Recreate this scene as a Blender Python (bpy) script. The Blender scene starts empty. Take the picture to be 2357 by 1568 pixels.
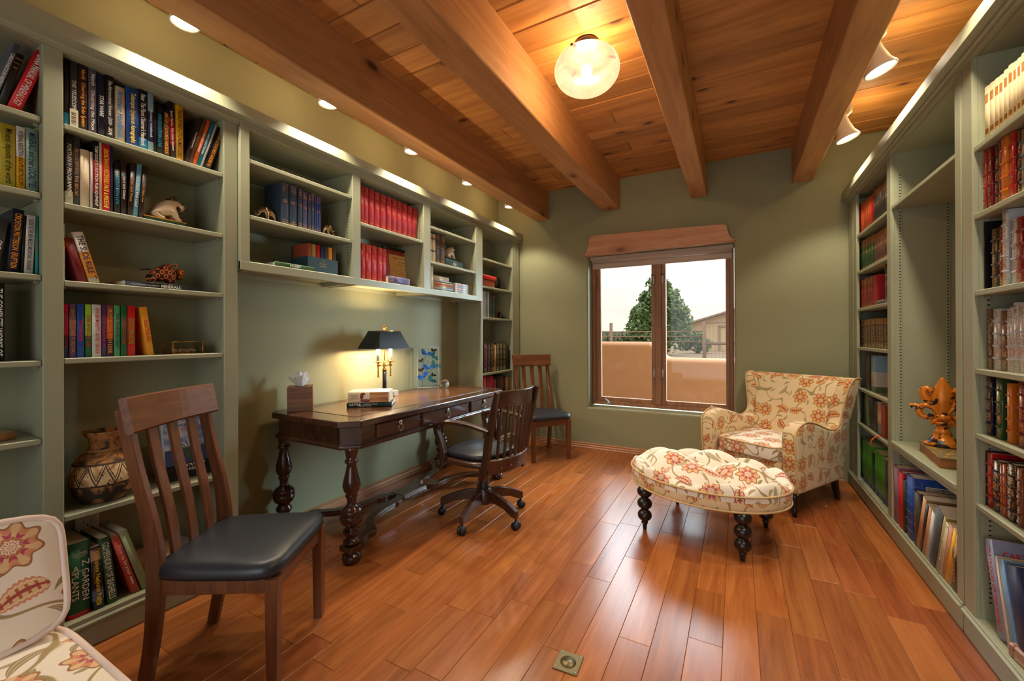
import bpy, bmesh, math, random
from mathutils import Vector, Matrix
random.seed(7)
PI = math.pi
C = bpy.context.scene.collection
S = bpy.context.scene

# ------------------------------------------------------------------ camera
cam_d = bpy.data.cameras.new('camera')
cam_d.sensor_fit = 'HORIZONTAL'; cam_d.sensor_width = 36.0
cam_d.lens = 36.0 * 957.827 / 2357.0
cam_d.shift_x = 0.0; cam_d.shift_y = -11.6706 / 2357.0
cam_d.clip_start = 0.02; cam_d.clip_end = 400
cam = bpy.data.objects.new('camera', cam_d); C.objects.link(cam)
YAW, PIT, ROL = 0.49558, 0.00166, -0.00386
fw = Vector((-math.sin(YAW) * math.cos(PIT), math.cos(YAW) * math.cos(PIT), math.sin(PIT)))
rt = Vector((math.cos(YAW), math.sin(YAW), 0)); up = rt.cross(fw)
rt2 = math.cos(ROL) * rt + math.sin(ROL) * up; up2 = -math.sin(ROL) * rt + math.cos(ROL) * up
mw = Matrix(((rt2.x, up2.x, -fw.x, 0), (rt2.y, up2.y, -fw.y, 0), (rt2.z, up2.z, -fw.z, 1.25), (0, 0, 0, 1)))
cam.matrix_world = mw
S.camera = cam

# ------------------------------------------------------------------ exposure
vs = S.view_settings
S.display_settings.display_device = 'sRGB'
vs.view_transform = 'Standard'; vs.look = 'None'; vs.gamma = 1.0; vs.use_curve_mapping = False
vs.exposure = 0.55
S.cycles.max_bounces = 8; S.cycles.diffuse_bounces = 5; S.cycles.glossy_bounces = 4
S.cycles.transmission_bounces = 6; S.cycles.transparent_max_bounces = 12
S.cycles.sample_clamp_indirect = 6.0

# ------------------------------------------------------------------ sky: an even overcast with soft cloud
W = bpy.data.worlds.new('sky'); S.world = W; W.use_nodes = True
nt = W.node_tree; nt.nodes.clear()
wo = nt.nodes.new('ShaderNodeOutputWorld'); bg = nt.nodes.new('ShaderNodeBackground')
tc = nt.nodes.new('ShaderNodeTexCoord'); sep = nt.nodes.new('ShaderNodeSeparateXYZ')
nt.links.new(tc.outputs['Generated'], sep.inputs[0])
cr = nt.nodes.new('ShaderNodeValToRGB')
cr.color_ramp.elements[0].position = 0.0; cr.color_ramp.elements[0].color = (1.0, 0.90, 0.77, 1)
cr.color_ramp.elements[1].position = 0.75; cr.color_ramp.elements[1].color = (0.86, 0.95, 1.0, 1)
nt.links.new(sep.outputs[2], cr.inputs[0])
mp = nt.nodes.new('ShaderNodeMapping'); mp.inputs['Scale'].default_value = (3, 3, 14)
nt.links.new(tc.outputs['Generated'], mp.inputs[0])
nz = nt.nodes.new('ShaderNodeTexNoise'); nz.inputs['Scale'].default_value = 2.0; nz.inputs['Detail'].default_value = 5
nt.links.new(mp.outputs[0], nz.inputs[0])
mr = nt.nodes.new('ShaderNodeMapRange'); mr.inputs[1].default_value = .35; mr.inputs[2].default_value = .65
mr.inputs[3].default_value = .93; mr.inputs[4].default_value = 1.08
nt.links.new(nz.outputs[0], mr.inputs[0])
cie = nt.nodes.new('ShaderNodeMath'); cie.operation = 'MULTIPLY_ADD'   # an overcast sky is brighter overhead
cie.inputs[1].default_value = 2.0; cie.inputs[2].default_value = 1.0; cie.use_clamp = False
cl = nt.nodes.new('ShaderNodeMath'); cl.operation = 'MAXIMUM'; cl.inputs[1].default_value = 0.0
nt.links.new(sep.outputs[2], cl.inputs[0]); nt.links.new(cl.outputs[0], cie.inputs[0])
ml = nt.nodes.new('ShaderNodeMath'); ml.operation = 'MULTIPLY'
nt.links.new(cie.outputs[0], ml.inputs[0]); nt.links.new(mr.outputs[0], ml.inputs[1])
ml2 = nt.nodes.new('ShaderNodeMath'); ml2.operation = 'MULTIPLY'; ml2.inputs[1].default_value = 0.74
nt.links.new(ml.outputs[0], ml2.inputs[0])
nt.links.new(cr.outputs[0], bg.inputs[0]); nt.links.new(ml2.outputs[0], bg.inputs[1])
nt.links.new(bg.outputs[0], wo.inputs[0])

# ------------------------------------------------------------------ lamps
def light(name, kind, loc, power, color, aim=None, **kw):
    d = bpy.data.lights.new(name, kind); d.energy = power; d.color = color
    for k, v in kw.items(): setattr(d, k, v)
    o = bpy.data.objects.new(name, d); C.objects.link(o); o.location = loc
    if aim is not None:
        o.rotation_euler = (Vector(aim) - Vector(loc)).to_track_quat('-Z', 'Y').to_euler()
    return o
WARM = (1.0, 0.89, 0.68)
# added area lamps outdoors, out of view, standing in for stronger skylight
light('sky_fill_above', 'AREA', (.5, 6.9, 4.1), 800, (0.76, 0.90, 1.0), (-.5, 4.3, 1.25), shape='RECTANGLE', size=9.0, size_y=3.4)
light('sky_fill_side', 'AREA', (3.2, 7.4, 2.3), 1800, (0.66, 0.87, 1.0), (-1.3, 4.0, 1.0), shape='RECTANGLE', size=3.2, size_y=3.0)  # added off to the side to throw cool light on the desk wall
# added cool fill lamp in an invented opening behind the camera
light('fill_behind_camera', 'AREA', (-0.30, -1.72, 1.30), 16, (0.74, 0.90, 1.0), (-0.5, 3.0, 1.0), shape='RECTANGLE', size=2.3, size_y=2.2)
SPOT_L = [(-2.187, y, 2.66) for y in (.951, 1.699, 2.440, 3.198, 4.002)]
SPOT_R = [(.664, 1.14, 2.68), (.664, 2.03, 2.68), (.658, 2.92, 2.68), (.685, 3.82, 2.68)]
P_SPOT, P_CEIL, P_FILL = 34, 340, 1.7

# ------------------------------------------------------------------ node helpers
class N:
    """a node socket with arithmetic"""
    def __init__(s, t, k): s.t, s.k = t, k
    def op(s, o, b=None, c=None, clamp=False):
        n = s.t.nodes.new('ShaderNodeMath'); n.operation = o; n.use_clamp = clamp
        s.t.links.new(s.k, n.inputs[0])
        for i, v in ((1, b), (2, c)):
            if v is None: continue
            if isinstance(v, N): s.t.links.new(v.k, n.inputs[i])
            else: n.inputs[i].default_value = v
        return N(s.t, n.outputs[0])
    def __add__(s, b): return s.op('ADD', b)
    def __sub__(s, b): return s.op('SUBTRACT', b)
    def __mul__(s, b): return s.op('MULTIPLY', b)
    def __truediv__(s, b): return s.op('DIVIDE', b)
    def lt(s, b): return s.op('LESS_THAN', b)
    def gt(s, b): return s.op('GREATER_THAN', b)
    def rng(s, a, b, c=0., d=1.):
        n = s.t.nodes.new('ShaderNodeMapRange'); s.t.links.new(s.k, n.inputs[0])
        for i, v in enumerate((a, b, c, d)): n.inputs[i + 1].default_value = v
        return N(s.t, n.outputs[0])
def node(t, typ, **kw):
    n = t.nodes.new(typ)
    for k, v in kw.items():
        if k.startswith('i_'):
            key = k[2:]; key = int(key) if key.isdigit() else key
            if isinstance(v, N): t.links.new(v.k, n.inputs[key])
            else: n.inputs[key].default_value = v
        else: setattr(n, k, v)
    return n
def mixc(t, f, a, b, mode='MIX'):
    n = t.nodes.new('ShaderNodeMix'); n.data_type = 'RGBA'; n.blend_type = mode
    for i, v in ((0, f), (6, a), (7, b)):
        if isinstance(v, N): t.links.new(v.k, n.inputs[i])
        elif i == 0: n.inputs[i].default_value = v
        else: n.inputs[i].default_value = (*v, 1)
    return N(t, n.outputs[2])
def newmat(name, color=(.5, .5, .5), rough=.5, metal=0., **kw):
    m = bpy.data.materials.new(name); m.use_nodes = True
    b = m.node_tree.nodes['Principled BSDF']
    b.inputs['Base Color'].default_value = (*color, 1); b.inputs['Roughness'].default_value = rough; b.inputs['Metallic'].default_value = metal
    for k, v in kw.items(): b.inputs[k].default_value = v
    return m, m.node_tree, b
def tex(t, coord='Object', scale=(1, 1, 1), rnd=True):
    tc = node(t, 'ShaderNodeTexCoord'); v = tc.outputs[coord]
    if rnd:
        oi = node(t, 'ShaderNodeObjectInfo')
        vm = node(t, 'ShaderNodeVectorMath', operation='MULTIPLY_ADD')
        cx = node(t, 'ShaderNodeCombineXYZ')
        r = N(t, oi.outputs['Random'])
        for i, k in enumerate((37., 91., 13.)): t.links.new((r * k).k, cx.inputs[i])
        va = node(t, 'ShaderNodeVectorMath', operation='ADD'); t.links.new(v, va.inputs[0]); t.links.new(cx.outputs[0], va.inputs[1]); v = va.outputs[0]
    mp = node(t, 'ShaderNodeMapping'); mp.inputs['Scale'].default_value = scale; t.links.new(v, mp.inputs[0])
    return N(t, mp.outputs[0])
def noise(t, v, scale=5., detail=4., dist=0., out=0, rough=.5):
    n = node(t, 'ShaderNodeTexNoise', i_Scale=scale, i_Detail=detail, i_Distortion=dist, i_Roughness=rough)
    t.links.new(v.k, n.inputs[0]); return N(t, n.outputs[out])
def bump(t, b, h, strength=.2, dist=.002):
    n = node(t, 'ShaderNodeBump', i_Strength=strength, i_Distance=dist); t.links.new(h.k, n.inputs['Height']); t.links.new(n.outputs[0], b.inputs['Normal'])
def lnk(t, s, k): t.links.new(s.k, k)
MC = {}
def paint(name, c, rough=.6, var=.08, bmp=.0, bs=300., **kw):
    m, t, b = newmat(name, c, rough, **kw)
    v = tex(t, rnd=True)
    n = noise(t, v, 6., 4.)
    lnk(t, mixc(t, n, tuple(x * (1 - var) for x in c), tuple(min(1, x * (1 + var)) for x in c)), b.inputs['Base Color'])
    if bmp: bump(t, b, noise(t, v, bs, 2.), bmp, .001)
    return m
def wood(name, c1, c2, axis=0, rough=.35, vary=.25, knots=0., grain=14., coat=0., bmp=.12, knotc=(.05, .02, .01), kscale=1.6, warm=None):
    """c1 dark grain, c2 light; axis = grain direction"""
    m, t, b = newmat(name, c2, rough)
    sc = [grain, grain, grain]; sc[axis] = grain * .09
    v = tex(t, scale=tuple(sc)); n1 = noise(t, v, 1., 6., 1.6, rough=.62)
    sc2 = [grain * 7] * 3; sc2[axis] = grain * .22
    n2 = noise(t, tex(t, scale=tuple(sc2)), 1., 3.)
    f = (n1 * .75 + n2 * .25).rng(.34, .64)
    col = mixc(t, f, c1, c2)
    oi = node(t, 'ShaderNodeObjectInfo'); r = N(t, oi.outputs['Random'])
    if warm: col = mixc(t, (r * 7.31).op('FRACT').rng(.55, .95), col, mixc(t, f, *warm))
    col = mixc(t, 1., col, mixc(t, r, (1 - vary,) * 3, (1 + vary * .6,) * 3), 'MULTIPLY')
    if knots:
        sk = [kscale * 2.] * 3; sk[axis] = kscale
        vk = node(t, 'ShaderNodeTexVoronoi', i_Scale=1., i_Randomness=1.); lnk(t, tex(t, scale=tuple(sk)), vk.inputs[0])
        d = N(t, vk.outputs['Distance'])
        sc_ = node(t, 'ShaderNodeSeparateColor'); t.links.new(vk.outputs['Color'], sc_.inputs[0]); on = N(t, sc_.outputs[0])
        k = d.rng(.07, .14, 1., 0.) * on.lt(knots)
        ring = d.rng(.12, .30, .45, 0.) * on.lt(knots)
        col = mixc(t, ring, col, tuple(x * .55 for x in c1)); col = mixc(t, k, col, knotc)
    lnk(t, col, b.inputs['Base Color'])
    if coat: b.inputs['Coat Weight'].default_value = coat; b.inputs['Coat Roughness'].default_value = .12
    if bmp: bump(t, b, n2, bmp, .0006)
    return m

# ------------------------------------------------------------------ mesh helpers
class MB:
    def __init__(s): s.v = []; s.f = []; s.mi = []; s.sm = []; s.cm = 0
    def add(s, vs, fs, smooth=False):
        o = len(s.v); s.v += [tuple(p) for p in vs]
        for f in fs: s.f.append([i + o for i in f]); s.mi.append(s.cm); s.sm.append(smooth)
        return s
    def box(s, x0, x1, y0, y1, z0, z1, b=0.):
        if b <= 0:
            vs = [(x, y, z) for x in (x0, x1) for y in (y0, y1) for z in (z0, z1)]
            return s.add(vs, [(0, 1, 3, 2), (4, 6, 7, 5), (0, 4, 5, 1), (2, 3, 7, 6), (0, 2, 6, 4), (1, 5, 7, 3)])
        b = min(b, abs(x1 - x0) * .45, abs(y1 - y0) * .45, abs(z1 - z0) * .45)
        X, Y, Z = (x0, x1), (y0, y1), (z0, z1); vs = []; ix = {}
        sg = (1, -1)
        for i in (0, 1):
            for j in (0, 1):
                for k in (0, 1):
                    ix[i, j, k, 0] = len(vs); vs.append((X[i], Y[j] + sg[j] * b, Z[k] + sg[k] * b))
                    ix[i, j, k, 1] = len(vs); vs.append((X[i] + sg[i] * b, Y[j], Z[k] + sg[k] * b))
                    ix[i, j, k, 2] = len(vs); vs.append((X[i] + sg[i] * b, Y[j] + sg[j] * b, Z[k]))
        fs = []
        R = (0, 1)
        for i in R: fs.append([ix[i, 0, 0, 0], ix[i, 1, 0, 0], ix[i, 1, 1, 0], ix[i, 0, 1, 0]])
        for j in R: fs.append([ix[0, j, 0, 1], ix[1, j, 0, 1], ix[1, j, 1, 1], ix[0, j, 1, 1]])
        for k in R: fs.append([ix[0, 0, k, 2], ix[1, 0, k, 2], ix[1, 1, k, 2], ix[0, 1, k, 2]])
        for i in R:
            for j in R: fs.append([ix[i, j, 0, 0], ix[i, j, 1, 0], ix[i, j, 1, 1], ix[i, j, 0, 1]])
        for i in R:
            for k in R: fs.append([ix[i, 0, k, 0], ix[i, 1, k, 0], ix[i, 1, k, 2], ix[i, 0, k, 2]])
        for j in R:
            for k in R: fs.append([ix[0, j, k, 1], ix[1, j, k, 1], ix[1, j, k, 2], ix[0, j, k, 2]])
        for i in R:
            for j in R:
                for k in R: fs.append([ix[i, j, k, 0], ix[i, j, k, 1], ix[i, j, k, 2]])
        c = Vector(((x0 + x1) / 2, (y0 + y1) / 2, (z0 + z1) / 2)); out = []
        for f in fs:
            p = [Vector(vs[i]) for i in f]; n = (p[1] - p[0]).cross(p[2] - p[0])
            if n.dot(sum(p, Vector()) / len(p) - c) < 0: f = f[::-1]
            out.append(f)
        return s.add(vs, out)
    def lathe(s, prof, seg=24, c=(0, 0, 0), sx=1., sy=1.):
        vs = []; fs = []; n = len(prof)
        for i in range(seg):
            a = 2 * PI * i / seg; ca, sa = math.cos(a), math.sin(a)
            for r, z in prof: vs.append((c[0] + r * ca * sx, c[1] + r * sa * sy, c[2] + z))
        for i in range(seg):
            j = (i + 1) % seg
            for k in range(n - 1): fs.append([i * n + k, j * n + k, j * n + k + 1, i * n + k + 1])
        if prof[0][0] > 1e-5: fs.append([i * n for i in range(seg)][::-1])
        if prof[-1][0] > 1e-5: fs.append([i * n + n - 1 for i in range(seg)])
        return s.add(vs, fs, True)
    def tube(s, path, r, seg=8, cap=True, closed=False):
        P = [Vector(p) for p in path]; n = len(P); rs = r if isinstance(r, (list, tuple)) else [r] * n
        vs = []; fs = []; nrm = None
        for i in range(n):
            if closed: t = P[(i + 1) % n] - P[i - 1]
            else: t = P[min(i + 1, n - 1)] - P[max(i - 1, 0)]
            if t.length < 1e-9: t = Vector((0, 0, 1))
            t.normalize()
            if nrm is None:
                a = Vector((0, 0, 1)) if abs(t.z) < .9 else Vector((1, 0, 0)); nrm = t.cross(a).normalized()
            else:
                nrm = (nrm - t * nrm.dot(t))
                nrm = nrm.normalized() if nrm.length > 1e-6 else t.orthogonal().normalized()
            bn = t.cross(nrm)
            for k in range(seg):
                a = 2 * PI * k / seg; vs.append(P[i] + (nrm * math.cos(a) + bn * math.sin(a)) * rs[i])
        m = n if closed else n - 1
        for i in range(m):
            j = (i + 1) % n
            for k in range(seg): l = (k + 1) % seg; fs.append([i * seg + k, i * seg + l, j * seg + l, j * seg + k])
        if cap and not closed: fs.append(list(range(seg))[::-1]); fs.append([(n - 1) * seg + k for k in range(seg)])
        return s.add(vs, fs, True)
    def sweep(s, path, w, t, side=(0, 1, 0), ch=0.):
        """rectangular bar (w along side, t across) swept along a path"""
        P = [Vector(p) for p in path]; sd = Vector(side).normalized(); n = len(P); vs = []; fs = []
        ws = w if isinstance(w, (list, tuple)) else [w] * n; ts = t if isinstance(t, (list, tuple)) else [t] * n
        for i in range(n):
            d = (P[min(i + 1, n - 1)] - P[max(i - 1, 0)]).normalized()
            sdd = (sd - d * sd.dot(d)).normalized(); o = d.cross(sdd)
            a, b = ws[i] / 2, ts[i] / 2; c = min(ch, a * .6, b * .6)
            pr = [(-a + c, -b), (a - c, -b), (a, -b + c), (a, b - c), (a - c, b), (-a + c, b), (-a, b - c), (-a, -b + c)] if c > 0 else [(-a, -b), (a, -b), (a, b), (-a, b)]
            for x, y in pr: vs.append(P[i] + sdd * x + o * y)
        k = len(pr)
        for i in range(n - 1):
            for j in range(k): l = (j + 1) % k; fs.append([i * k + j, i * k + l, (i + 1) * k + l, (i + 1) * k + j])
        fs.append(list(range(k))[::-1]); fs.append([(n - 1) * k + j for j in range(k)])
        return s.add(vs, fs)
    def prism(s, poly, a0, a1, axis='y'):
        """poly of (u, v) pushed from a0 to a1 along the axis; the other two axes in xyz order"""
        def P(u, v, a): return (a, u, v) if axis == 'x' else (u, a, v) if axis == 'y' else (u, v, a)
        n = len(poly); vs = [P(u, v, a0) for u, v in poly] + [P(u, v, a1) for u, v in poly]
        fs = [[i, (i + 1) % n, n + (i + 1) % n, n + i] for i in range(n)] + [list(range(n))[::-1], [n + i for i in range(n)]]
        return s.add(vs, fs)
    def sphere(s, c, r, seg=16, rings=10, sc=(1, 1, 1), rot=None):
        vs = []; fs = []
        for i in range(rings + 1):
            th = PI * i / rings
            for k in range(seg):
                a = 2 * PI * k / seg; p = Vector((r * sc[0] * math.sin(th) * math.cos(a), r * sc[1] * math.sin(th) * math.sin(a), r * sc[2] * math.cos(th)))
                if rot: p = rot @ p
                vs.append(p + Vector(c))
        for i in range(rings):
            for k in range(seg): l = (k + 1) % seg; fs.append([i * seg + k, (i + 1) * seg + k, (i + 1) * seg + l, i * seg + l])
        return s.add(vs, fs, True)
    def build(s, name, mat=None, parent=None, loc=(0, 0, 0), rot=(0, 0, 0), kind=None, label=None, fix=True, uv=0, merge=False, smooth=None):
        me = bpy.data.meshes.new(name); me.from_pydata(s.v, [], s.f)
        mats = mat if isinstance(mat, (list, tuple)) else [mat]
        for m in mats:
            if m: me.materials.append(m)
        me.polygons.foreach_set('material_index', s.mi)
        me.polygons.foreach_set('use_smooth', [smooth] * len(s.f) if smooth is not None else s.sm)
        if fix or merge:
            bm = bmesh.new(); bm.from_mesh(me)
            if merge: bmesh.ops.remove_doubles(bm, verts=bm.verts, dist=1e-5)
            if fix: bmesh.ops.recalc_face_normals(bm, faces=bm.faces)
            bm.to_mesh(me); bm.free()
        if uv: boxuv(me, uv)
        me.update()
        return link(name, me, parent, loc, rot, kind, label)
def link(name, me, parent=None, loc=(0, 0, 0), rot=(0, 0, 0), kind=None, label=None):
    o = bpy.data.objects.new(name, me); C.objects.link(o); o.location = loc; o.rotation_euler = rot
    if parent: o.parent = parent
    if kind: o['kind'] = kind
    if label: o['label'] = label
    return o
def boxuv(me, off):
    uvl = me.uv_layers.new(name='UVMap')
    for p in me.polygons:
        n = p.normal; a = max(range(3), key=lambda i: abs(n[i]))
        for li in p.loop_indices:
            co = me.vertices[me.loops[li].vertex_index].co
            u, v = ((co.y, co.z), (co.x, co.z), (co.x, co.y))[a]
            uvl.data[li].uv = (u + off * 1.37 + a * .63, v + off * .71)
def tag(o, label, cat, group=None):
    o['label'] = label; o['category'] = cat
    if group: o['group'] = group
    return o
def thing(name, label, cat, loc=(0, 0, 0), rz=0., group=None):
    o = bpy.data.objects.new(name, None); C.objects.link(o); o.location = loc; o.rotation_euler = (0, 0, rz); o.empty_display_size = .05
    return tag(o, label, cat, group)
def copy_tree(o, parent=None):
    c = o.copy(); C.objects.link(c)
    if parent: c.parent = parent
    for ch in list(o.children): copy_tree(ch, c)
    return c
def bevel(o, w=.01, seg=2, ang=.6):
    m = o.modifiers.new('b', 'BEVEL'); m.width = w; m.segments = seg; m.limit_method = 'ANGLE'; m.angle_limit = ang; return o
def subsurf(o, l=2):
    m = o.modifiers.new('s', 'SUBSURF'); m.levels = l; m.render_levels = l; return o
def shade(o, v=True):
    o.data.polygons.foreach_set('use_smooth', [v] * len(o.data.polygons)); return o
def skin(name, joints, edges, mat, parent, loc=(0, 0, 0), rot=(0, 0, 0), lv=2):
    me = bpy.data.meshes.new(name); me.from_pydata([j[:3] for j in joints], edges, [])
    o = link(name, me, parent, loc, rot); me.materials.append(mat)
    m = o.modifiers.new('skin', 'SKIN'); m.use_smooth_shade = True
    for i, j in enumerate(joints):
        sv = me.skin_vertices[0].data[i]; r = j[3]; sv.radius = (r, r) if not isinstance(r, tuple) else r
        sv.use_root = (i == 0)
    subsurf(o, lv); return o
TXT = {}
def textmesh(s, bold=0.):
    key = (s, bold)
    if key in TXT: return TXT[key]
    cu = bpy.data.curves.new('t', 'FONT'); cu.body = s; cu.size = 1.; cu.resolution_u = 2; cu.align_x = 'CENTER'; cu.align_y = 'CENTER'; cu.offset = bold
    ob = bpy.data.objects.new('t', cu)
    me = bpy.data.meshes.new_from_object(ob); bpy.data.objects.remove(ob); bpy.data.curves.remove(cu)
    xs = [v.co.x for v in me.vertices]; ys = [v.co.y for v in me.vertices]
    r = (min(xs), max(xs), min(ys), max(ys)) if xs else (0, 1, 0, 1)
    cx, cy = (r[0] + r[1]) / 2, (r[2] + r[3]) / 2
    for v in me.vertices: v.co.x -= cx; v.co.y -= cy
    TXT[key] = (me, r[1] - r[0], r[3] - r[2]); return TXT[key]
def text(parent, s, center, right, upv, length, height, mat, name='title', bold=0., label=None):
    """flat lettering; right/upv in the parent's frame, scaled to length x height"""
    me, w, h = textmesh(s, bold)
    m2 = me.copy(); m2.materials.clear(); m2.materials.append(mat)
    sx = length / w; sy = height / h
    if sy > sx * 2.2: sy = sx * 2.2
    if sx > sy * 1.3: sx = sy * 1.3
    R, U = Vector(right).normalized(), Vector(upv).normalized(); n = R.cross(U)
    for v in m2.vertices:
        p = R * (v.co.x * sx) + U * (v.co.y * sy); v.co = p
    m2.update()
    return link(name, m2, parent, center, label=label)
def smoothpath(pts, n=8):
    """Catmull-Rom through the points"""
    P = [Vector(p) for p in pts]; out = []
    for i in range(len(P) - 1):
        a, b, c, d = P[max(i - 1, 0)], P[i], P[i + 1], P[min(i + 2, len(P) - 1)]
        for k in range(n):
            t = k / n; out.append(.5 * ((2 * b) + (c - a) * t + (2 * a - 5 * b + 4 * c - d) * t * t + (3 * b - a - 3 * c + d) * t ** 3))
    out.append(P[-1]); return out
# ================================================================== materials
M_WALL = paint('sage_wall_paint', (.262, .253, .142), .75, .05, .25, 60.)
M_CASE = paint('sage_cabinet_paint', (.315, .318, .210), .42, .04, .10, 200.)
M_FLOOR = wood('floor_oak', (.270, .075, .017), (.430, .145, .038), 1, .25, .20, .12, 12., 0., .05, kscale=1.2, warm=((.19, .045, .012), (.36, .10, .028)))
M_CEIL = wood('ceiling_pine', (.38, .145, .032), (.64, .300, .082), 0, .55, .24, .75, 7., 0., .15, (.085, .026, .012), 2.9)
M_BEAM = wood('beam_pine', (.40, .175, .060), (.60, .300, .115), 1, .6, .12, .5, 9., 0., .3, (.09, .03, .015), 2.2)
M_LINTEL = wood('lintel_wood', (.46, .20, .10), (.68, .36, .21), 0, .6, .1, .25, 10., 0., .3)
M_WIN = wood('window_wood', (.20, .085, .035), (.38, .180, .085), 2, .45, .15, 0, 14., 0., .1)
M_BASE = wood('baseboard_wood', (.30, .12, .05), (.48, .22, .10), 1, .4, .1, 0, 14.)
M_METAL = newmat('steel', (.55, .53, .50), .35, 1.)[0]
M_WHITE = newmat('white_enamel', (.80, .77, .70), .35)[0]
M_CLIP = newmat('clip_grey', (.34, .33, .28), .4, .3)[0]
M_DARK = newmat('slot_black', (.015, .014, .012), .8)[0]
def glow(name, c, s):
    m, t, b = newmat(name, c, .5); b.inputs['Emission Color'].default_value = (*c, 1); b.inputs['Emission Strength'].default_value = s; return m
M_BULB = glow('lamp_face', (1., .86, .62), 9.)
def glassmat(name, tint=(1, 1, 1), gl=.06):
    m = bpy.data.materials.new(name); m.use_nodes = True; t = m.node_tree; t.nodes.clear()
    o = node(t, 'ShaderNodeOutputMaterial'); tr = node(t, 'ShaderNodeBsdfTransparent'); tr.inputs[0].default_value = (*tint, 1)
    g = node(t, 'ShaderNodeBsdfGlossy'); g.inputs['Roughness'].default_value = .02
    fr = node(t, 'ShaderNodeFresnel'); fr.inputs[0].default_value = 1.33
    mx = node(t, 'ShaderNodeMixShader'); t.links.new(fr.outputs[0], mx.inputs[0]); t.links.new(tr.outputs[0], mx.inputs[1]); t.links.new(g.outputs[0], mx.inputs[2]); t.links.new(mx.outputs[0], o.inputs[0])
    return m
M_PANE = glassmat('window_glass', (.97, .98, .98))

# ================================================================== room shell
XW0, XW1, YF, YB, ZC = -2.60, 1.16, 4.475, -1.70, 2.93
XL, XR = -2.305, .834
def holed(name, x0, x1, z0, z1, hx0, hx1, hz0, hz1, y0, y1, mat, bv):
    b = MB(); vs = []
    for y in (y0, y1):
        for z in (z0, hz0, hz1, z1):
            for x in (x0, hx0, hx1, x1): vs.append((x, y, z))
    fs = []
    for l in (0, 16):
        for j in range(3):
            for i in range(3):
                if (i, j) != (1, 1): a = l + j * 4 + i; fs.append([a, a + 1, a + 5, a + 4])
    for a, c in ((5, 6), (6, 10), (10, 9), (9, 5)): fs.append([a, c, c + 16, a + 16])
    ring = [0, 1, 2, 3, 7, 11, 15, 14, 13, 12, 8, 4]
    for i in range(12): a, c = ring[i], ring[(i + 1) % 12]; fs.append([a, c, c + 16, a + 16])
    b.add(vs, fs); o = b.build(name, mat, kind='structure'); bevel(o, bv, 3); return o
MB().box(XW0 - .12, XW0, YB - .2, YF + .3, -.1, ZC + .1).build('wall_left', M_WALL, kind='structure')
MB().box(XW1, XW1 + .12, YB - .2, YF + .3, -.1, ZC + .1).build('wall_right', M_WALL, kind='structure')
holed('wall_far', XW0 - .12, XW1 + .12, -.1, ZC + .1, -1.457, -.020, .457, 2.135, YF, YF + .29, M_WALL, .018)
holed('wall_back', XW0 - .12, XW1 + .12, -.1, ZC + .1, -1.48, .88, .15, 2.42, YB - .2, YB, M_WALL, .01)  # unseen wall; its opening is invented to hold the fill lamp

floor = MB().box(XW0 - .1, XW1 + .1, YB - .2, YF + .1, -.12, -.021).build('floor', M_DARK, kind='structure')
rf = random.Random(3); PW = .1275; x = .0715 - 21 * PW
while x < XW1:
    y = YB - rf.random() * .8
    xa, xb = max(x, XW0), min(x + PW, XW1)
    if xb - xa > .01:
        while y < YF:
            l = rf.choice((.38, .55, .7, .85, 1.05, 1.2)); ya, yb = max(y, YB), min(y + l, YF)
            if yb - ya > .03:
                MB().box(xa + .0004, xb - .0004, ya + .0004, yb - .0004, -.02, rf.uniform(-.0005, 0), .0014).build('plank', M_FLOOR, floor, fix=False)
            y += l
    x += PW
ceil = MB().box(XW0 - .1, XW1 + .1, YB - .2, YF + .1, ZC + .025, ZC + .2).build('ceiling', M_DARK, kind='structure')
rc = random.Random(5); y = 2.40 - .18 * 23
while y < YF:
    ya, yb = max(y, YB), min(y + .18, YF)
    if yb - ya > .02:
        cuts = [XW0, XW1] if rc.random() < .55 else [XW0, rc.choice((-1.68, -.83, .05)), XW1]
        for i in range(len(cuts) - 1):
            MB().box(cuts[i] + .001, cuts[i + 1] - .001, ya + .0016, yb - .0016, ZC + rc.uniform(0, .004), ZC + .024, .005).build('plank', M_CEIL, ceil, fix=False)
    y += .18
for bx0, bx1 in ((-2.085, -1.925), (-1.28, -1.092), (-.395, -.252), (.438, .592)):
    o = MB().box(bx0, bx1, YB, YF - .002, 2.605, ZC + .01, .006).build('beam', M_BEAM, ceil)
# baseboards: a stepped wooden moulding
def baseboard(name, pts, ax, a0, a1):
    MB().prism(pts, a0, a1, ax).build(name, M_BASE, kind='structure')
pr = [(0, 0), (.022, 0), (.022, .012), (.016, .018), (.016, .034), (.011, .040), (.011, .056), (0, .062)]
baseboard('baseboard_left', [(XW0 + u, v) for u, v in pr], 'y', 1.236, 3.59)
baseboard('baseboard_far', [(YF - u, v) for u, v in pr], 'x', -2.28, .80)

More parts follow.
